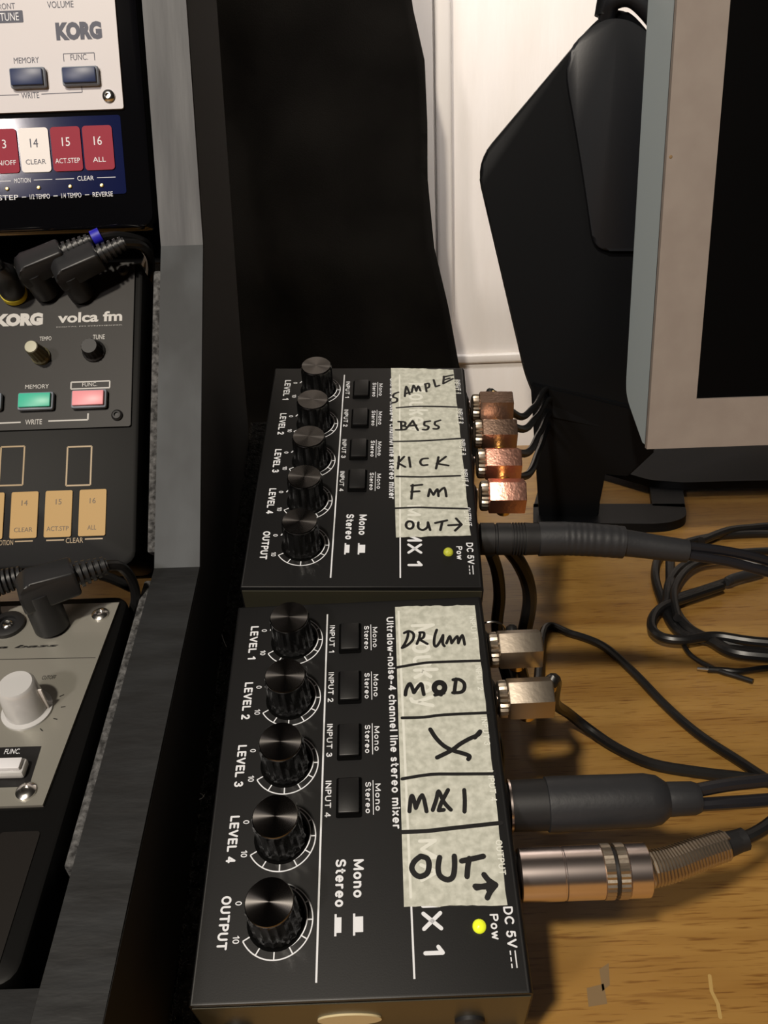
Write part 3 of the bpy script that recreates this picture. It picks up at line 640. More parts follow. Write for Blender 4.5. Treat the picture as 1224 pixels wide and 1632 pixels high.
MB().tube([e + dd * 5, e + dd * 12 + Vector((0, 1, 0)), e + dd * 26 + Vector((0, 5, -1)), e + dd * 60 + Vector((0, 12, -10)), e + dd * 110 + Vector((0, 12, -30))], 1.9, 10, 8).build('cable', 'cable', t)
# farther mixer, output: long ribbed black plug
t, f = straight_plug(BK, 33.5, 'long black ribbed rubber plug in the output of the farther mixer', None, 'straight_plug', 'plugs of the farther mixer')
prof = [(5.4, 1.5), (6.2, 1.8), (6.2, 7), (5.7, 7.3), (5.7, 7.9), (6.2, 8.2), (6.2, 13.5)]
for i in range(5): x = 13.6 + i * 1.1; prof += [(5.8, x), (5.8, x + .4), (6.3, x + .55), (6.3, x + 1.0)]
prof += [(6.2, 20), (6.0, 24.5)]
MB().lathe(prof, 32, (0, 0, 0), (1, 0, 0)).build('barrel', 'rubber', t, angle=25)
mb = MB(); mb.tube([(24, 0, 0), (34, 0, .2), (44, -.4, 0), (56, -1.2, -.5)], lambda q: 6.6 - .4 * q + .05 * math.sin(q * 80) * (.3 < q < .95), 24, 26).build('heat_shrink_sleeve', 'heat_shrink', t, label='charcoal heat-shrink sleeve')
MB().tube([(55, -1.2, -.5), (62, -1.8, -1.2), (72, -3, -2.0), (80, -3.8, -2.6)], lambda q: 5.3 - .9 * q, 20, 6).build('strain_relief', 'heat_shrink', t)
for dy, dz in ((1.5, 1.2), (-1.6, -.4)):
    MB().tube([(79, -3.8 + dy, -2.6 + dz), (95, -5.5 + dy * 1.2, -4 + dz), (112, -7.5 + dy * 1.4, -8 + dz), (150, -8, -22 + dz), (200, -6, -45 + dz)], 1.9, 10, 8).build('cable', 'cable_satin', t)

# loose cables
def wcable(label, pts, r, name='loose_cable', mat_='cable', extra=None, group=None):
    c = np.mean(np.array([p for p in pts]), 0); c[2] = 0
    if extra is None:
        o = MB().tube([np.array(p) - c for p in pts], r, 10, 8).build(name, mat_); o.location = Vector(c) * S
        return tag(o, label, 'cable', group)
wcable('thick black cable looping down to the desk beside the gap between the mixers',
       [D(x, y, z) for x, y, z in ((806, 870, 78), (825, 893, 70), (840, 925, 58), (844, 960, 44), (836, 1005, 28), (822, 1050, 12), (812, 1080, 5))], 3.6)
wcable('thinner black cable hanging just right of the mixer gap, behind the thick one',
       [D(x, y, z) for x, y, z in ((782, 880, 80), (792, 910, 68), (796, 950, 52), (792, 1000, 34), (800, 1050, 14), (812, 1090, 4))], 3.0)
def DP(*ps, z=2.0, dz=0): return [D(x, y, z + dz * i) for i, (x, y) in enumerate(ps)]
wcable('black cable coil strand arching over the top of the bundle at the right edge', DP((1118, 862), (1160, 846), (1200, 841), (1245, 838), (1300, 842), z=6), 3.0, group='cable bundle on the desk')
wcable('black cable strand looping left around the bundle and back right', DP((1300, 852), (1200, 851), (1120, 858), (1060, 880), (1044, 912), (1056, 960), (1080, 1005), (1130, 1022), (1190, 1028), (1300, 1040), z=3), 2.8, group='cable bundle on the desk')
wcable('black cable strand rising from the crossing to the upper right of the bundle', DP((1062, 962), (1068, 925), (1095, 898), (1150, 884), (1230, 878), (1320, 882), z=5), 2.6, group='cable bundle on the desk')
wcable('black cable strand with a moulded joint at the right edge', DP((1052, 975), (1075, 955), (1120, 940), (1165, 925), (1230, 905), (1320, 890), z=4.5), 2.6, group='cable bundle on the desk')
wcable('black cable strand making the small leftmost loop of the bundle', DP((1150, 935), (1090, 955), (1055, 968), (1040, 985), (1040, 1003), (1056, 1016), (1090, 1020), (1140, 1014), (1200, 1022), (1300, 1030), z=6.5), 2.7, group='cable bundle on the desk')
wcable('black cable strand running low across the bundle to the right edge', DP((1068, 895), (1072, 960), (1095, 1000), (1135, 1022), (1180, 1042), (1300, 1050), z=4.2), 3.2, group='cable bundle on the desk')
wcable('black cable strand between the upper loops of the bundle', DP((1080, 985), (1075, 940), (1100, 905), (1145, 893), (1220, 900), z=8), 2.4, group='cable bundle on the desk')
t = thing('stripped_cable', 'thin black cable whose bare silver wire end points left on the desk', 'cable', loc=D(1112, 1066, 0), group='cable bundle on the desk')
c = np.array(D(1112, 1066, 0))
MB().tube([np.array(p) - c for p in DP((1128, 1067), (1150, 1068), (1180, 1070), (1230, 1064), (1320, 1060), z=2.2)], 1.6, 10, 8).build('cable_jacket', 'cable', t)
MB().tube([np.array(p) - c for p in DP((1088, 1025), (1102, 1045), (1135, 1065), (1175, 1078), (1200, 1086), z=2.0)], 1.3, 10, 8).build('twisted_strand', 'cable', t)
MB().tube([np.array(p) - c for p in DP((1111, 1065), (1131, 1067), z=2.2)], .9, 8, 2).build('bare_wire', 'steel', t, label='bare silver wire end')
t = thing('cable_joint', 'short fat black moulded joint on a cable at the right of the bundle', 'cable', loc=D(1180, 925, 0), group='cable bundle on the desk')
c = np.array(D(1180, 925, 0))
MB().tube([np.array(p) - c for p in DP((1158, 928), (1170, 922), (1200, 914), (1215, 910), z=6)], lambda q: 3.2 if .1 < q < .9 else 2.4, 14, 5).build('joint_sleeve', 'heat_shrink', t)

# ------------------------------------------------------------------ black cloth hanging behind the mixers
mb = MB(); edge = [(656, -60), (656, 0), (677.5, 95), (682, 199), (682, 284), (692, 393), (715, 488), (734, 588), (752, 650), (768, 720)]
CY = 612
E = [on_axis(x, y, 1, CY) for x, y in edge]; zs = [p[2] for p in E]; xe = [p[0] for p in E]
rows = []; NZ = 70; NX = 60; ztop = 640.0; zbot = 1.5
for i in range(NZ + 1):
    z = ztop + (zbot - ztop) * i / NZ
    x1 = float(np.interp(-z, [-q for q in zs], xe)); row = []
    for j in range(NX + 1):
        f = j / NX; x = x1 - 440 * (1 - f); d = x1 - x
        y = CY + 6 * math.sin(d / 21 + z / 160) * (1 - math.exp(-d / 25)) + 4 * math.sin(d / 47 + 1 + z / 75) + 3 * math.sin(z / 38 + d / 30)
        y += 70 / (1 + math.exp(-(d - 150) / 11)) + (20 * math.exp(-((z - 20) / 45) ** 2))
        y += -2 + 9 * math.exp(-d / 5)
        row.append(mb.bm.verts.new((x, y, z)))
    rows.append(row)
for a, b in zip(rows, rows[1:]):
    for j in range(NX): mb.bm.faces.new([a[j], a[j + 1], b[j + 1], b[j]])
r = bmesh.ops.solidify(mb.bm, geom=list(mb.bm.faces), thickness=1.4)
tag(mb.build('hanging_cloth', 'cloth', angle=180), 'black cloth hanging behind the mixers, its wavy right edge against the white wall', 'cloth')
mb = MB(); mb.tube([(-380, CY + 30, 642), (130, CY + 10, 642)], 5, 14, 2)
tag(mb.build('curtain_rail', 'stand_side'), 'black rail above the frame carrying the black cloth', 'rail')

# ------------------------------------------------------------------ silver display and its black stand
DYF = 345.0
p = on_axis(1031, 716, 1, DYF); dx0, dz0 = p[0], p[2]
pi = on_axis(1110, 636, 1, DYF); bez = pi[0] - dx0; bezb = pi[2] - dz0
disp = thing('silver_display', 'display with wide silver bezel and blue-grey side at the right edge', 'display', loc=(dx0, DYF, dz0))
DW, DH, DT = 560, 380, 52
mb = MB()   # front frame: four mitred bars
def bar(a, b, c_, d_):
    vs = [[mb.bm.verts.new((x, y, z)) for x, z in (a, b, c_, d_)] for y in (0, 4)]
    mb.bm.faces.new(vs[0]); mb.bm.faces.new(vs[1][::-1])
    for i in range(4): mb.bm.faces.new([vs[0][i], vs[0][(i + 1) % 4], vs[1][(i + 1) % 4], vs[1][i]])
I0, I1, J0, J1 = bez, DW - bez, bezb, DH - bez
bar((0, 0), (DW, 0), (I1, J0), (I0, J0)); bar((DW, 0), (DW, DH), (I1, J1), (I1, J0)); bar((DW, DH), (0, DH), (I0, J1), (I1, J1)); bar((0, DH), (0, 0), (I0, J0), (I0, J1))
bmesh.ops.remove_doubles(mb.bm, verts=mb.bm.verts, dist=.01)
mb.build('bezel', 'aluminium', disp, smooth=False)
MB().box(I0 - 1, I1 + 1, 2.2, 3.6, J0 - 1, J1 + 1).build('screen', 'screen', disp, smooth=False)
side = smooth_poly([(.4, 1), (9, 1, .5), (DT - 6, 20, 8), (DT, 28, 10), (DT, DH - 20, 10), (DT - 8, DH - 2, 8), (.4, DH - 1, 1)], .6)
mb = MB(); mb.prism([(a + 4, b) for a, b in side], 1.0, DW - 1.0, fr=lambda p: (p[2], p[0], p[1])); mb.build('back_shell', 'display_side', disp)
MB().box(-.05, .9, 3.8, 4.6, 2, DH - 2).build('seam', 'ink', disp, smooth=False)
q = on_axis(1069, 250, 1, DYF)
MB().lathe([(1.0, 0), (.7, .25), (0, .3)], 10, (q[0] - dx0, 0, q[2] - dz0), (0, -1, 0)).build('speck', 'scuff', disp)

PY = 440.0
stand = thing('display_stand', 'large black angular moulded stand behind the silver display, ring-shaped foot on desk', 'stand', loc=(200, PY, 0))
def pp(x, y, yy=PY): a = on_axis(x, y, 1, yy); return (a[0] - 200, a[2])
def y_of(z): return 0
outl = [(*pp(960, 20), 14), (*pp(1000, 12), 12), (*pp(1050, 70), 20), (*pp(1110, 200), 20), (*pp(1110, 640), 20), (*pp(1000, 690), 10), (*pp(868, 662), 10), (*pp(842, 610), 12), (*pp(760, 258), 16)]
mb = MB(); mb.prism(smooth_poly(outl, 10, 6), 0, 11, bev=1.8, fr=lambda p: (p[0], p[2], p[1])); mb.build('back_panel', 'stand_plastic', stand)
crest = [(*pp(958, 28, PY - 6), 14), (*pp(1010, 30, PY - 6), 12), (*pp(1105, 120, PY - 6), 10), (*pp(1105, 400, PY - 6), 20), (*pp(948, 400, PY - 6), 10), (*pp(925, 240, PY - 6), 30), (*pp(897, 85, PY - 6), 22)]
mb = MB(); mb.prism(smooth_poly(crest, 10, 6), -5, .2, bev=2.2, fr=lambda p: (p[0], p[2], p[1])); mb.build('raised_cover', 'stand_plastic2', stand, label='slightly greyer raised cover at the upper right')  # lit part of the panel put into a greyer sheet
hp = [pp(975, 22), pp(972, -10), pp(990, -40), pp(1030, -20), pp(1040, 30), pp(1000, 10)]
mb = MB(); mb.tube([(pp(968, 30)[0], 2, pp(968, 30)[1]), (pp(974, 5)[0], -4, pp(974, 5)[1]), (pp(1000, 5)[0], -9, pp(1000, 2)[1]), (pp(1030, 28)[0], -9, pp(1030, 28)[1]), (pp(1060, 70)[0], -8, pp(1060, 70)[1])], 5.5, 16, 6).build('hinge_arm', 'stand_plastic2', stand)
mb = MB(); mb.tube([(pp(965, 25)[0], 2, pp(965, 25)[1]), (pp(975, -30)[0], 2, pp(975, -30)[1]), (pp(990, -90)[0], 4, pp(990, -90)[1])], 6.5, 16, 4).build('upper_arm', 'stand_plastic', stand)
# leg from the panel down to the base
def dkl(x, y, z=0): a = on_axis(x, y, 2, z); return (a[0] - 200, a[1] - PY)
a1 = pp(846, 610); a2 = pp(1010, 665); b1 = dkl(862, 832, 3); b2 = dkl(955, 832, 3)
v0 = np.array([a1[0], -2, a1[1]]); v1 = np.array([b1[0], b1[1] + 4, 3.0]); v2 = np.array([b2[0], b2[1] + 4, 3.0])
nl = np.cross(v1 - v0, v2 - v0); org = np.array([200, PY, 0])
lp = [on_plane(x, y, v0 + org, nl) - org for x, y in ((846, 610), (1030, 655), (1045, 720), (1000, 762), (962, 752), (953, 832), (860, 832))]
nn = nl / np.linalg.norm(nl); nn = nn if nn[1] > 0 else -nn
mb = MB(); vs = [[mb.bm.verts.new(Vector(p + nn * d)) for p in lp] for d in (0, 8)]
mb.bm.faces.new(vs[0]); mb.bm.faces.new(vs[1][::-1])
for i in range(len(lp)): mb.bm.faces.new([vs[0][i], vs[0][(i + 1) % len(lp)], vs[1][(i + 1) % len(lp)], vs[1][i]])
bmesh.ops.bevel(mb.bm, geom=list(mb.bm.edges), offset=1.5, segments=2, affect='EDGES')
mb.build('front_leg', 'stand_plastic', stand)
mb = MB()   # base plate with a hole: outer strip built from four bars
def dk7(x, y): return dkl(x, y, 7)
def slab(poly, h=7): mb.prism(smooth_poly(poly, 1), 0, h)
slab([dk7(850, 833), dk7(1060, 835) + (14,), dk7(1096, 824) + (14,), dk7(1091, 803), dk7(951, 803), dk7(850, 803)])
slab([dk7(1040, 806), dk7(1092, 808), dk7(1087, 765), dk7(1034, 765)])
slab([dk7(850, 808), dk7(951, 808), dk7(962, 757), dk7(962, 735), dk7(870, 735)])
mb.build('ring_foot', 'stand_plastic', stand, angle=30)
mb = MB(); mb.prism(smooth_poly([dkl(905, 700, 8), dkl(945, 748, 8), dkl(1036, 774, 8), dkl(1088, 778, 8), dkl(1330, 772, 8), dkl(1290, 690, 8)], 4), 6.6, 13, bev=1.2)
mb.build('base_board', 'stand_plastic', stand, angle=30)
MB().box(60, 330, -39, 0, 190, 330, 3).build('mount_block', 'stand_plastic', stand)

# ------------------------------------------------------------------ tiered rack with three synthesizers
RX = -12.0; TH = 16.0
def rp(x, y): a = on_axis(x, y, 0, RX); return (a[1], a[2])
T0, T1, T2, T3, T4 = rp(298, 0), rp(325, 391), rp(320, 905), rp(215, 1400), rp(165, 1632)
d0 = np.array(T0) - np.array(T1); T00 = tuple(np.array(T0) + d0 * .55)
B0, B1 = rp(345, 0), rp(385, 560)
rack = thing('tiered_rack', 'dark painted wooden rack holding the three synthesizers in tiers', 'rack', loc=(RX, 60, 0))
def rackmb(prof, x0, x1, bev=0):
    mb = MB(); mb.prism([(a - 60, b) for a, b in prof], x0 - RX, x1 - RX, fr=lambda p: (p[2], p[0], p[1]), bev=bev); return mb
FRONT = (T4[0] - 6, T4[1] - 3)
prof = [T00, T1, T2, T3, T4, FRONT, (FRONT[0], .3), (B1[0], .3), B1, B0, (B0[0] + 4, T00[1])]
W_IN = 203.0
for x1 in (RX, RX - TH - W_IN):
    rackmb(prof, x1 - TH, x1).build('side_panel', 'stand_side', rack, smooth=False)
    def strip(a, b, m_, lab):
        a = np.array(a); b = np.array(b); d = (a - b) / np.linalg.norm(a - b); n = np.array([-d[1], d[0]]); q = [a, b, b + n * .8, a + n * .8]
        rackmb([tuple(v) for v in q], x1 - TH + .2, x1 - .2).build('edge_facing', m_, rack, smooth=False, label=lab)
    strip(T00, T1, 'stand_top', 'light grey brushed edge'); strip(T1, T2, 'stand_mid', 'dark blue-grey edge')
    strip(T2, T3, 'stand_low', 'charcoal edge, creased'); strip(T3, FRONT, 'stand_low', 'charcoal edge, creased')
rx0 = RX - TH - W_IN; rx1 = RX - TH
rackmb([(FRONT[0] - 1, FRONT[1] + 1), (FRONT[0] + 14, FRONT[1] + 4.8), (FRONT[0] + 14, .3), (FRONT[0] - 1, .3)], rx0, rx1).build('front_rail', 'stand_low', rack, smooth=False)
def facet(a, b, name):
    """frame on a rack tier: origin at the lower end, x to the right, y up the tier, z outwards"""
    a = np.array([0, *a]); b = np.array([0, *b]); d = (a - b) / np.linalg.norm(a - b); x = np.array([1.0, 0, 0]); n = np.cross(x, d)
    return Frame((RX, b[1], b[2]), x, d, n)
FS = facet(T0, T1, 's'); FF = facet(T1, T2, 'f'); FC = facet(T2, T3, 'c')
for fr_, y0, y1, dep in ((FS, -2, 126, -30), (FF, 2, 112, -32), (FC, 4, 108, -33)):
    mb = MB(); mb.box(rx0 - RX, rx1 - RX, y0, y1, dep - 5, dep)
    for v in mb.bm.verts: v.co = Vector(fr_.w(v.co)) - Vector((RX, 60, 0))
    mb.build('shelf', 'stand_side', rack, smooth=False)
for fr_, y0, y1 in ((FF, 6, 112), (FC, 4, 106)):
    mb = MB(); mb.box(-TH - 3.0, -TH + .1, y0, y1, -12, -1.0, .9)
    for v in mb.bm.verts: v.co = Vector(fr_.w(v.co)) - Vector((RX, 60, 0))
    mb.build('felt_lining', 'lining', rack, label='fuzzy grey felt along the inner edge')

def synth_body(t, x1, y0, y1, m_='black_gloss', top=0.0, depth=-27, r=5):
    MB().prism(rrect(x1 - 193, x1, y0, y1, r), depth, top, bev=1.4).build('case', m_, t, angle=40)
def screw(t, x, y, z, m_='steel', r=2.2):
    mb = MB(); mb.lathe([(r, 0), (r, .6), (r * .7, 1.2), (r * .42, 1.3), (r * .42, .7), (0, .6)], 20, (x, y, z)); return mb.build('screw', m_, t)
def button(t, x0, x1, y0, y1, z, cm, label, sm='grey_skirt', h=3.0):
    b = MB().box(x0 - .8, x1 + .8, y0 - .8, y1 + .8, z, z + h * .7, .9).build('button', sm, t)
    MB().box(x0, x1, y0, y1, z + h * .6, z + h, .3).build('button_cap', cm, b, label=label)
    return b
def knob(t, x, y, z, r, h, m_, top=None, lab=None, skirt=None):
    prof = [(r * 1.15, 0), (r * 1.15, h * .12), (r, h * .2), (r * .85, h * .92), (r * .75, h), (0, h)]
    kb = MB().lathe(prof, 28, (x, y, z), ridge=(2, 3, .25)).build('knob', m_, t, label=lab, angle=25)
    if top: MB().lathe([(r * .72, h), (r * .7, h + .35), (0, h + .4)], 24, (x, y, z)).build('knob_top', top, kb)
    return kb

# --- top tier: white-panelled synthesizer with red keys
syn = thing('sampler_synthesizer', 'white-panelled synthesizer with red keys on the top tier of the rack', 'synthesizer', FS, group='synthesizers in the rack')
def fs(x, y, n=0.): return FS.px(x, y, n)
sx1 = fs(236, 250)[0]; by = fs(240, 362)[1]
synth_body(syn, sx1 + .3, by, by + 115, 'black_gloss', 0)
pb = fs(197, 173, .9)
MB().prism(rrect(pb[0] - 184, pb[0], pb[1], by + 113, .8), 0, .9).build('front_plate', 'white_plate', syn, smooth=False)
kx = fs(196, 240, .3)[0]; kt = fs(100, 186, .3)[1]; kb_ = fs(100, 312, .3)[1]
MB().prism(rrect(kx - 186, kx, kb_, kt, 1), -.1, .25).build('key_panel', 'navy_gloss', syn, smooth=False)
xk = fs(157, 235, .5)[0]; pit = 11.6
yk0 = fs(157, 271, .5)[1]; yk1 = fs(157, 200, .5)[1]
for i in range(16):
    n = 16 - i; x = xk - pit * i
    o = MB().prism(rrect(x - 5.4, x + 5.4, yk0, yk1, 1.2), .2, .7).build('key', 'white_key' if n == 14 else 'red_key', syn, smooth=False, label='lit white key numbered 14' if n == 14 else None)
mw = MB(); md = MB(); mc = {16: 'ALL', 15: 'ACT.STEP', 14: 'CLEAR', 13: 'ON/OFF'}
for i in range(16):
    n = 16 - i; x = xk - pit * i; q = md if n == 14 else mw
    q.text(str(n), x, yk0 + (yk1 - yk0) * .66, 3.0, 0, .76, width=1.3 * len(str(n)) + .3)
    if n in mc: q.text(mc[n], x, yk0 + 3.6, 1.7, 0, .76, width=min(9, 1.35 * len(mc[n]) + .6))
zz = .3
y = yk0 - 2.6
for x, s_ in ((xk - pit * 2.5, 'MOTION'), (xk - pit * .5, 'CLEAR')):
    mw.text(s_, x, y, 1.6, 0, zz, width=6)
    for g in (-1, 1): mw.seg((x + g * 4.2, y), (x + g * 11, y), .2, zz)
y2 = yk0 - 8.4
for i, s_ in enumerate(('REVERSE', '1/4 TEMPO', '1/2 TEMPO', 'STEP')): mw.text(s_, xk - pit * i, y2, 1.7, 0, zz, width=7.4)
for i in range(3): mw.seg((xk - pit * (i + .5) - .8, y2), (xk - pit * (i + .5) + .8, y2), .25, zz)
mw.build('key_lettering', 'print', syn, smooth=None)
md.build('dark_key_lettering', 'navy_print', syn, smooth=None)
for i in range(4): MB().lathe([(.8, 0), (.6, .5), (0, .6)], 12, (xk - pit * i, y2 + 3.0, .25)).build('indicator', 'gold', syn)
mp_ = MB(); z = .96
a = fs(90, 62, .96); b = fs(161, 36, .96); mp_.text('KORG', (a[0] + b[0]) / 2, (a[1] + b[1]) / 2, 5, 0, z, width=b[0] - a[0], height=6.0, weight=.07)
a = fs(96, 7, .96); mp_.text('VOLUME', a[0], a[1], 2.2, 0, z, width=9.3)
a = fs(42, 96, .96); mp_.text('MEMORY', a[0], a[1], 2, 0, z, width=9.0)
a = fs(126, 91, .96); mp_.text('FUNC.', a[0], a[1], 2, 0, z, width=6.2)
a = fs(102, 98, .96); b = fs(150, 84, .96)
mp_.seg((a[0], a[1]), (a[0], b[1]), .25, z); mp_.seg((b[0], a[1]), (b[0], b[1]), .25, z); mp_.seg((a[0], b[1]), (b[0], b[1]), .25, z)
a = fs(48, 152, .96); mp_.text('WRITE', a[0], a[1], 2, 0, z, width=6.4)
a = fs(66, 150, .96); b = fs(131, 147, .96); mp_.seg((a[0], a[1]), (b[0], b[1]), .25, z); mp_.seg((b[0], b[1]), (b[0], b[1] + 2), .25, z)
a = fs(-30, 153, .96); b = fs(30, 151, .96); mp_.seg((a[0], a[1]), (b[0], b[1]), .25, z)
a = fs(8, 10, .96); mp_.text('FRONT', a[0], a[1], 2, 0, z, width=7)
a = fs(-20, 37, .96); b = fs(35, 17, .96); mp_.rect_line(a[0], b[0], a[1], b[1], .3, z)
mp_.poly([(a[0], a[1]), (b[0], a[1]), (b[0], b[1]), (a[0], b[1])], z + .01)
mp_.build('plate_lettering', 'navy_print', syn, smooth=None)
mb = MB(); mb.text('ATTUNE', (a[0] + b[0]) / 2, (a[1] + b[1]) / 2, 2.6, 0, z + .06, width=10); mb.build('reversed_lettering', 'print', syn, smooth=None)
for (x0, y0), (x1, y1) in (((18, 136), (66, 108)), ((101, 132), (151, 106))):
    a = fs(x0, y0, 3.6); b = fs(x1, y1, 3.6); button(syn, a[0], b[0], a[1], b[1], .9, 'navy_button', 'navy rubber button')
a = fs(173, 153, 1.2); screw(syn, a[0], a[1], .9)

# --- middle tier: brown-black synthesizer with gold keys
fm = thing('fm_synthesizer', 'dark brown synthesizer with gold keys, mint and pink buttons on the middle tier', 'synthesizer', FF, group='synthesizers in the rack')
def ff(x, y, n=0.): return FF.px(x, y, n)
fx1 = ff(225, 560)[0]
synth_body(fm, fx1, 1.5, 116, 'satin_black', 0)
a = ff(208, 679, .9); MB().prism(rrect(fx1 - 190, a[0], a[1], 114.5, .8), 0, .9).build('front_plate', 'fm_plate', fm, smooth=False)
z = .97; mp_ = MB()
def ftext(mb_, s_, x0, y0, x1, y1, z_, frm, **kw):
    a = frm(x0, y0, z_); b = frm(x1, y1, z_); mb_.text(s_, (a[0] + b[0]) / 2, (a[1] + b[1]) / 2, 1, 0, z_, width=abs(b[0] - a[0]), height=abs(b[1] - a[1]), **kw)
ftext(mp_, 'KORG', -8, 521, 69, 498, z, ff, weight=.075); ftext(mp_, 'volca fm', 92, 515, 195, 495, z, ff, weight=.03)
ftext(mp_, 'DIGITAL FM SYNTHESIZER', 90, 522, 195, 517, z, ff)
ftext(mp_, 'TEMPO', 63, 543, 82, 536, z, ff); ftext(mp_, 'TUNE', 148, 541, 167, 533, z, ff)
ftext(mp_, 'MEMORY', 40, 620, 78, 612, z, ff); ftext(mp_, 'FUNC.', 131, 616, 155, 609, z, ff); ftext(mp_, 'WRITE', 40, 677, 67, 668, z, ff)
a = ff(113, 620, z); b = ff(175, 607, z); mp_.rect_line(a[0], b[0], a[1], b[1], .45, z)
a = ff(77, 671, z); b = ff(140, 669, z); mp_.seg((a[0], a[1]), (b[0], b[1]), .5, z); mp_.seg((b[0], b[1]), (b[0], b[1] + 2.4), .5, z)
a = ff(-40, 676, z); b = ff(33, 673, z); mp_.seg((a[0], a[1]), (b[0], b[1]), .5, z)
mp_.build('plate_lettering', 'fm_print', fm, smooth=None)
for (x0, y0), (x1, y1), c_, l_ in (((28, 649), (80, 625), 'mint', 'mint green rubber button'), ((114, 646), (165, 621), 'pink', 'pink rubber button'), ((-55, 650), (-3, 627), 'mint', 'mint green rubber button')):
    a = ff(x0, y0, 4); b = ff(x1, y1, 4); button(fm, a[0], b[0], a[1], b[1], .9, c_, l_, h=3.2)
a = ff(66, 568, .9); knob(fm, a[0], a[1], .9, 3.0, 9, 'olive_knob', 'pale_knob_top', 'translucent olive knob with pale top')
a = ff(150, 560, .9); knob(fm, a[0], a[1], .9, 3.6, 5.5, 'rubber', None, 'black knob')
for x, y in ((187, 662), (197, 432)): a = ff(x, y, .9); screw(fm, a[0], a[1], .9, 'rubber', 2.0)
mk = MB()
for cx in (130, 23):
    a = ff(cx - 25, 774, .2); b = ff(cx + 16, 711, .2); mk.rect_line(a[0], b[0], a[1], b[1], .55, .1)
g = 0
for i in range(2, 8):
    a = ff(23, 742, .2); x = a[0] - 23.4 * (i - 1); mk.rect_line(x - 4.4, x + 4.4, a[1] - 7.5, a[1] + 7.5, .55, .1)
a0 = ff(147, 820, .5)
ya = ff(147, 854, .5)[1]; yb = ff(147, 780, .5)[1]
for i in range(16):
    x = a0[0] - 11.9 * i
    MB().prism(rrect(x - 4.7, x + 4.7, ya, yb, .6), .05, .5).build('key', 'gold_key', fm, smooth=False)
y = ff(120, 861, .2)[1]
for x, s_ in ((a0[0] - 6, 'CLEAR'), (a0[0] - 11.9 * 2.5 - .5, 'MOTION')):
    mk.text(s_, x, y, 1.8, 0, .1, width=6); mk.seg((x - 9.8, y + .3), (x - 3.6, y + .3), .45, .1); mk.seg((x + 3.6, y + .3), (x + 9.8, y + .3), .45, .1)
mk.build('key_outlines', 'gold_line', fm, smooth=None)
mk = MB()
for i in range(16):
    n = 16 - i; x = a0[0] - 11.9 * i; mk.text(str(n), x, yb - 4, 1.9, 0, .56)
    if n > 12: mk.text({16: 'ALL', 15: 'ACT.STP', 14: 'CLEAR', 13: 'ON/OFF'}[n], x, ya + 3.0, 1.6, 0, .56, width=[3, 7.6, 6.4, 6.4][16 - n])
mk.build('key_lettering', 'key_ink', fm, smooth=None)

# --- bottom tier: steel-panelled synthesizer
ba = thing('bass_synthesizer', 'steel-panelled synthesizer with clear knob and white button on the bottom tier', 'synthesizer', FC, group='synthesizers in the rack')
def fb(x, y, n=0.): return FC.px(x, y, n)
p1 = fb(190, 960, .9); p2 = fb(68, 1283, .9)
bx1 = max(p1[0], p2[0]) + 2.5
synth_body(ba, bx1, -24, p1[1] + 4, 'satin_black', 0, depth=-22)
MB().prism([(p1[0] - 186, p2[1]), (p2[0], p2[1]), (p1[0], p1[1]), (p1[0] - 186, p1[1])], 0, .9).build('front_plate', 'bass_plate', ba, smooth=False)
for x, y in ((160, 980), (42, 1262)): a = fb(x, y, .9); screw(ba, a[0], a[1], .9, 'steel', 2.7)
mp_ = MB(); z = .97
ftext(mp_, 'volca bass', -68, 1036, 94, 1026, z, fb, weight=.03, shear=.3)
a = fb(-60, 1052, z); b = fb(152, 1048, z); mp_.seg((a[0], a[1]), (b[0], b[1]), .22, z)
ftext(mp_, 'CUTOFF', 66, 1083, 90, 1076, z, fb)
for x, y in ((95, 1110), (97, 1127), (85, 1145), (64, 1161)):
    a = fb(x, y, z); q = fb(38, 1135, z); d = Vector((a[0] - q[0], a[1] - q[1])).normalized(); mp_.seg((a[0], a[1]), (a[0] + d.x * 1.3, a[1] + d.y * 1.3), .3, z)
mp_.build('plate_lettering', 'ink', ba, smooth=None)
a = fb(44, 1132, .9)
kb2 = MB().lathe([(7.2, 0), (7.2, .7), (6.0, 1.2), (5.3, 11), (4.6, 12), (0, 12.2)], 32, (a[0], a[1], .9)).build('knob', 'clear_knob', ba, label='clear grey knob')
MB().box(a[0] + 4.6, a[0] + 6.6, a[1] - .3, a[1] + .3, 1.6, 10, .2).build('pointer', 'white_key', kb2)
a = fb(-30, 1256, 1); b = fb(66, 1189, 1); MB().prism([(a[0], a[1]), (fb(45, 1256, 1)[0], a[1]), (b[0], b[1]), (a[0], b[1])], .9, 1.0).build('button_surround', 'ink', ba, smooth=False)
mb = MB(); ftext(mb, 'FUNC.', 6, 1202, 34, 1193, 1.1, fb); mb.build('button_lettering', 'print', ba, smooth=None)
a = fb(-20, 1226, 5); b = fb(36, 1207, 5); button(ba, a[0], b[0], a[1], b[1], 1, 'white_button', 'white rubber button', 'clear_knob', 4.2)
a = fb(13, 998, .9)
MB().lathe([(5.4, 0), (5.4, 1.4), (4.4, 1.8), (3.0, 1.8), (3.0, .6), (0, .6)], 28, (a[0], a[1], .9)).build('headphone_socket', 'rubber', ba, label='black headphone socket with bright centre')
MB().lathe([(2.0, 0), (1.6, .6), (1.2, .8), (0, .2)], 18, (a[0], a[1], 1.6)).build('socket_contact', 'steel', ba)
for i in range(16): MB().prism(rrect(bx1 - 5 - 11.4 * i - 10.4, bx1 - 5 - 11.4 * i, -20, -3 + p2[1] - 4 if p2[1] > 6 else 0, 1), 0, .3).build('key', 'fm_plate', ba, smooth=False)

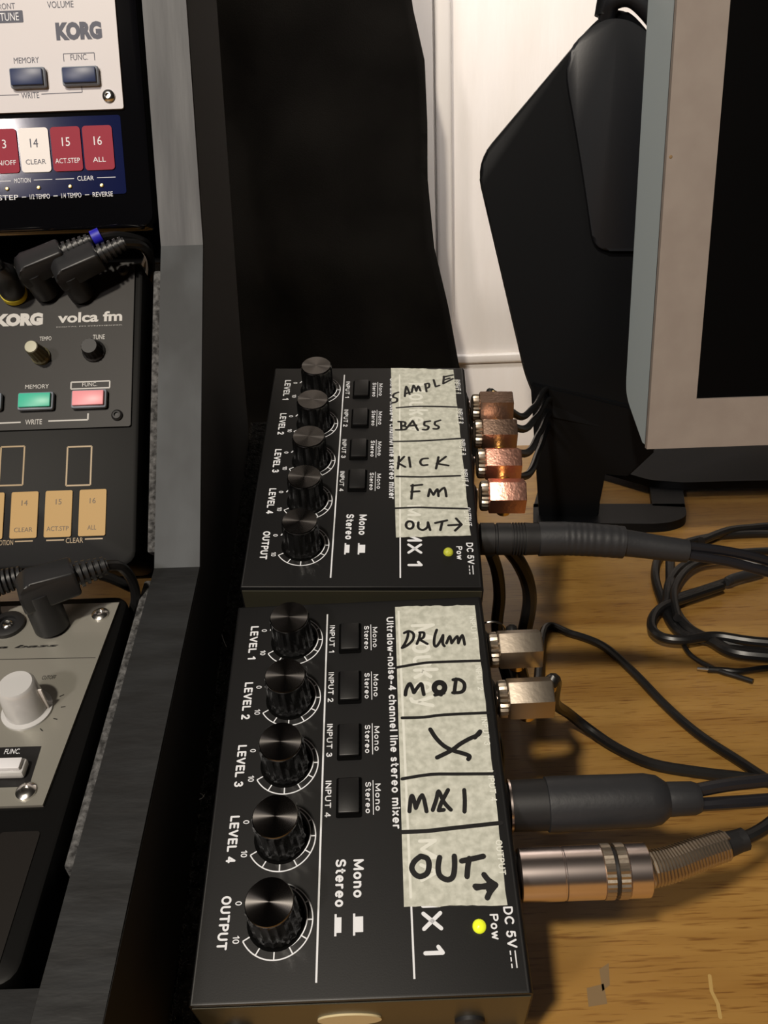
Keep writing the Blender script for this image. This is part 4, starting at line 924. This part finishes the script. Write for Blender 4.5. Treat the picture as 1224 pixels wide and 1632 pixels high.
# small plugs in the synthesizers
def mini_plug(fr_, base, label, elbow, tip, cable, mark=None, rr=4.6, h=13, boot_n=6, name='mini_plug'):
    """barrel standing on the panel, an elbow arm, a ribbed boot and its cable; points are in the panel frame"""
    f = fr_.moved((base[0], base[1], .9)); t = thing(name, label, 'audio plug', f, group='mini plugs in the synthesizers')
    c = Vector((base[0], base[1], .9)); E_ = Vector(elbow) - c; T_ = Vector(tip) - c
    MB().lathe([(rr * .86, 0), (rr, .6), (rr, h - 1)], 22, (0, 0, 0), tuple(E_.normalized())).build('barrel', 'plug_grey', t)
    d = (T_ - E_).normalized(); L_ = (T_ - E_).length
    up = E_.normalized(); q = (up - d * up.dot(d)).normalized(); s_ = d.cross(q)
    poly = smooth_poly([(-rr, -rr * 1.0), (L_ * .55, -rr * .85), (L_ * .55, rr * .85), (-rr * .4, rr * 1.0), (-rr, rr * .4)], 1.2, 3)
    MB().prism(poly, -rr * .9, rr * .9, bev=.8, fr=lambda p: tuple(E_ + d * p[0] + q * p[1] + s_ * p[2])).build('elbow', 'plug_grey', t)
    mb = MB(); n = boot_n; x = L_ * .5; st = (L_ - x) / n
    pr = []
    for i in range(n): r_ = rr * (.85 - .35 * i / n); pr += [(r_, x), (r_, x + st * .55), (r_ * .72, x + st * .6), (r_ * .72, x + st * .95)]; x += st
    mb.lathe(pr, 18, tuple(E_), tuple(d)).build('ribbed_boot', 'plug_grey', t, angle=25)
    P = [E_ + d * (L_ - 1)] + [Vector(fr_.l(p)) - c for p in cable]
    MB().tube(P, 1.7, 10, 8).build('cable', 'cable', t)
    if mark: MB().lathe([(rr * .62, 0), (rr * .62, 3.2)], 18, tuple(E_ + d * (L_ + .5)), tuple(d)).build('colour_band', mark, t, label='bright blue band')
    return t
def pf(x, y, n, fr_=FF): return tuple(fr_.px(x, y, n))
def gap_pt(x, y, n): return tuple(FF.w(FF.px(x, y, n)))
mini_plug(FF, pf(76, 468, .9), 'left of the two black right-angle plugs above the grey lettering, blue band on its boot', pf(48, 428, 13), pf(146, 382, 13), [gap_pt(185, 376, 9), gap_pt(225, 384, 2), gap_pt(238, 398, -6), gap_pt(232, 420, -20)], 'blue')
mini_plug(FF, pf(132, 470, .9), 'right of the two black right-angle plugs above the grey lettering', pf(106, 432, 13), pf(200, 386, 13), [gap_pt(222, 390, 8), gap_pt(236, 404, 1), gap_pt(240, 425, -8), gap_pt(236, 450, -22)])
# straight plug with a yellow ring
c = pf(24, 470, .9); t = thing('mini_plug', 'straight black plug with a yellow ring at the left edge', 'audio plug', FF.moved((c[0], c[1], .9)), group='mini plugs in the synthesizers')
ax = Vector(pf(4, 435, 14)) - Vector(c)
MB().lathe([(4.6, 0), (4.7, 2.2)], 26, (0, 0, 0), tuple(ax)).build('yellow_ring', 'yellow', t, label='yellow ring'); MB().lathe([(4.3, 2.2), (4.5, 3), (4.5, 13), (3.4, 15), (2.2, 17)], 26, (0, 0, 0), tuple(ax)).build('barrel', 'plug_grey', t)
e = ax.normalized() * 16; MB().tube([e, e + ax.normalized() * 6, e + ax.normalized() * 10 + Vector((-6, 4, -2)), e + Vector((-25, 10, -8)), e + Vector((-50, 8, -14))], 1.7, 10, 8).build('cable', 'cable', t)
# plug on the bottom synthesizer
def gb(x, y, n): return tuple(FC.w(FC.px(x, y, n)))
mini_plug(FC, pf(84, 1000, .9, FC), 'big black right-angle plug standing in the steel-panelled synthesizer', pf(58, 938, 17, FC), pf(172, 900, 17, FC), [gb(192, 903, 14), gb(210, 925, 6), gb(216, 955, -2), gb(205, 990, -10)], rr=5.4, h=17)
c = pf(-20, 985, .9, FC); t = thing('mini_plug', 'ribbed black plug boot entering from the left edge above the steel panel', 'audio plug', FC.moved((c[0], c[1], .9)), group='mini plugs in the synthesizers')
a = Vector(pf(-25, 935, 12, FC)) - Vector(c); b = Vector(pf(38, 918, 12, FC)) - Vector(c); L_ = (b - a).length; pr = []
for i in range(8): x = L_ * i / 8; pr += [(4.6 - .15 * i, x), (4.6 - .15 * i, x + L_ * .07), (3.2 - .1 * i, x + L_ * .075), (3.2 - .1 * i, x + L_ * .12)]
MB().lathe(pr, 20, tuple(a), tuple(b - a)).build('ribbed_boot', 'plug_grey', t, angle=25)
MB().lathe([(4.2, 0), (4.2, 12)], 20, (0, 0, 0), tuple(a)).build('barrel', 'plug_grey', t)
MB().tube([b, b + Vector((8, 2, -2)), b + Vector((20, 8, -8)), b + Vector((30, 9, -16))], 1.7, 10, 6).build('cable', 'cable', t)
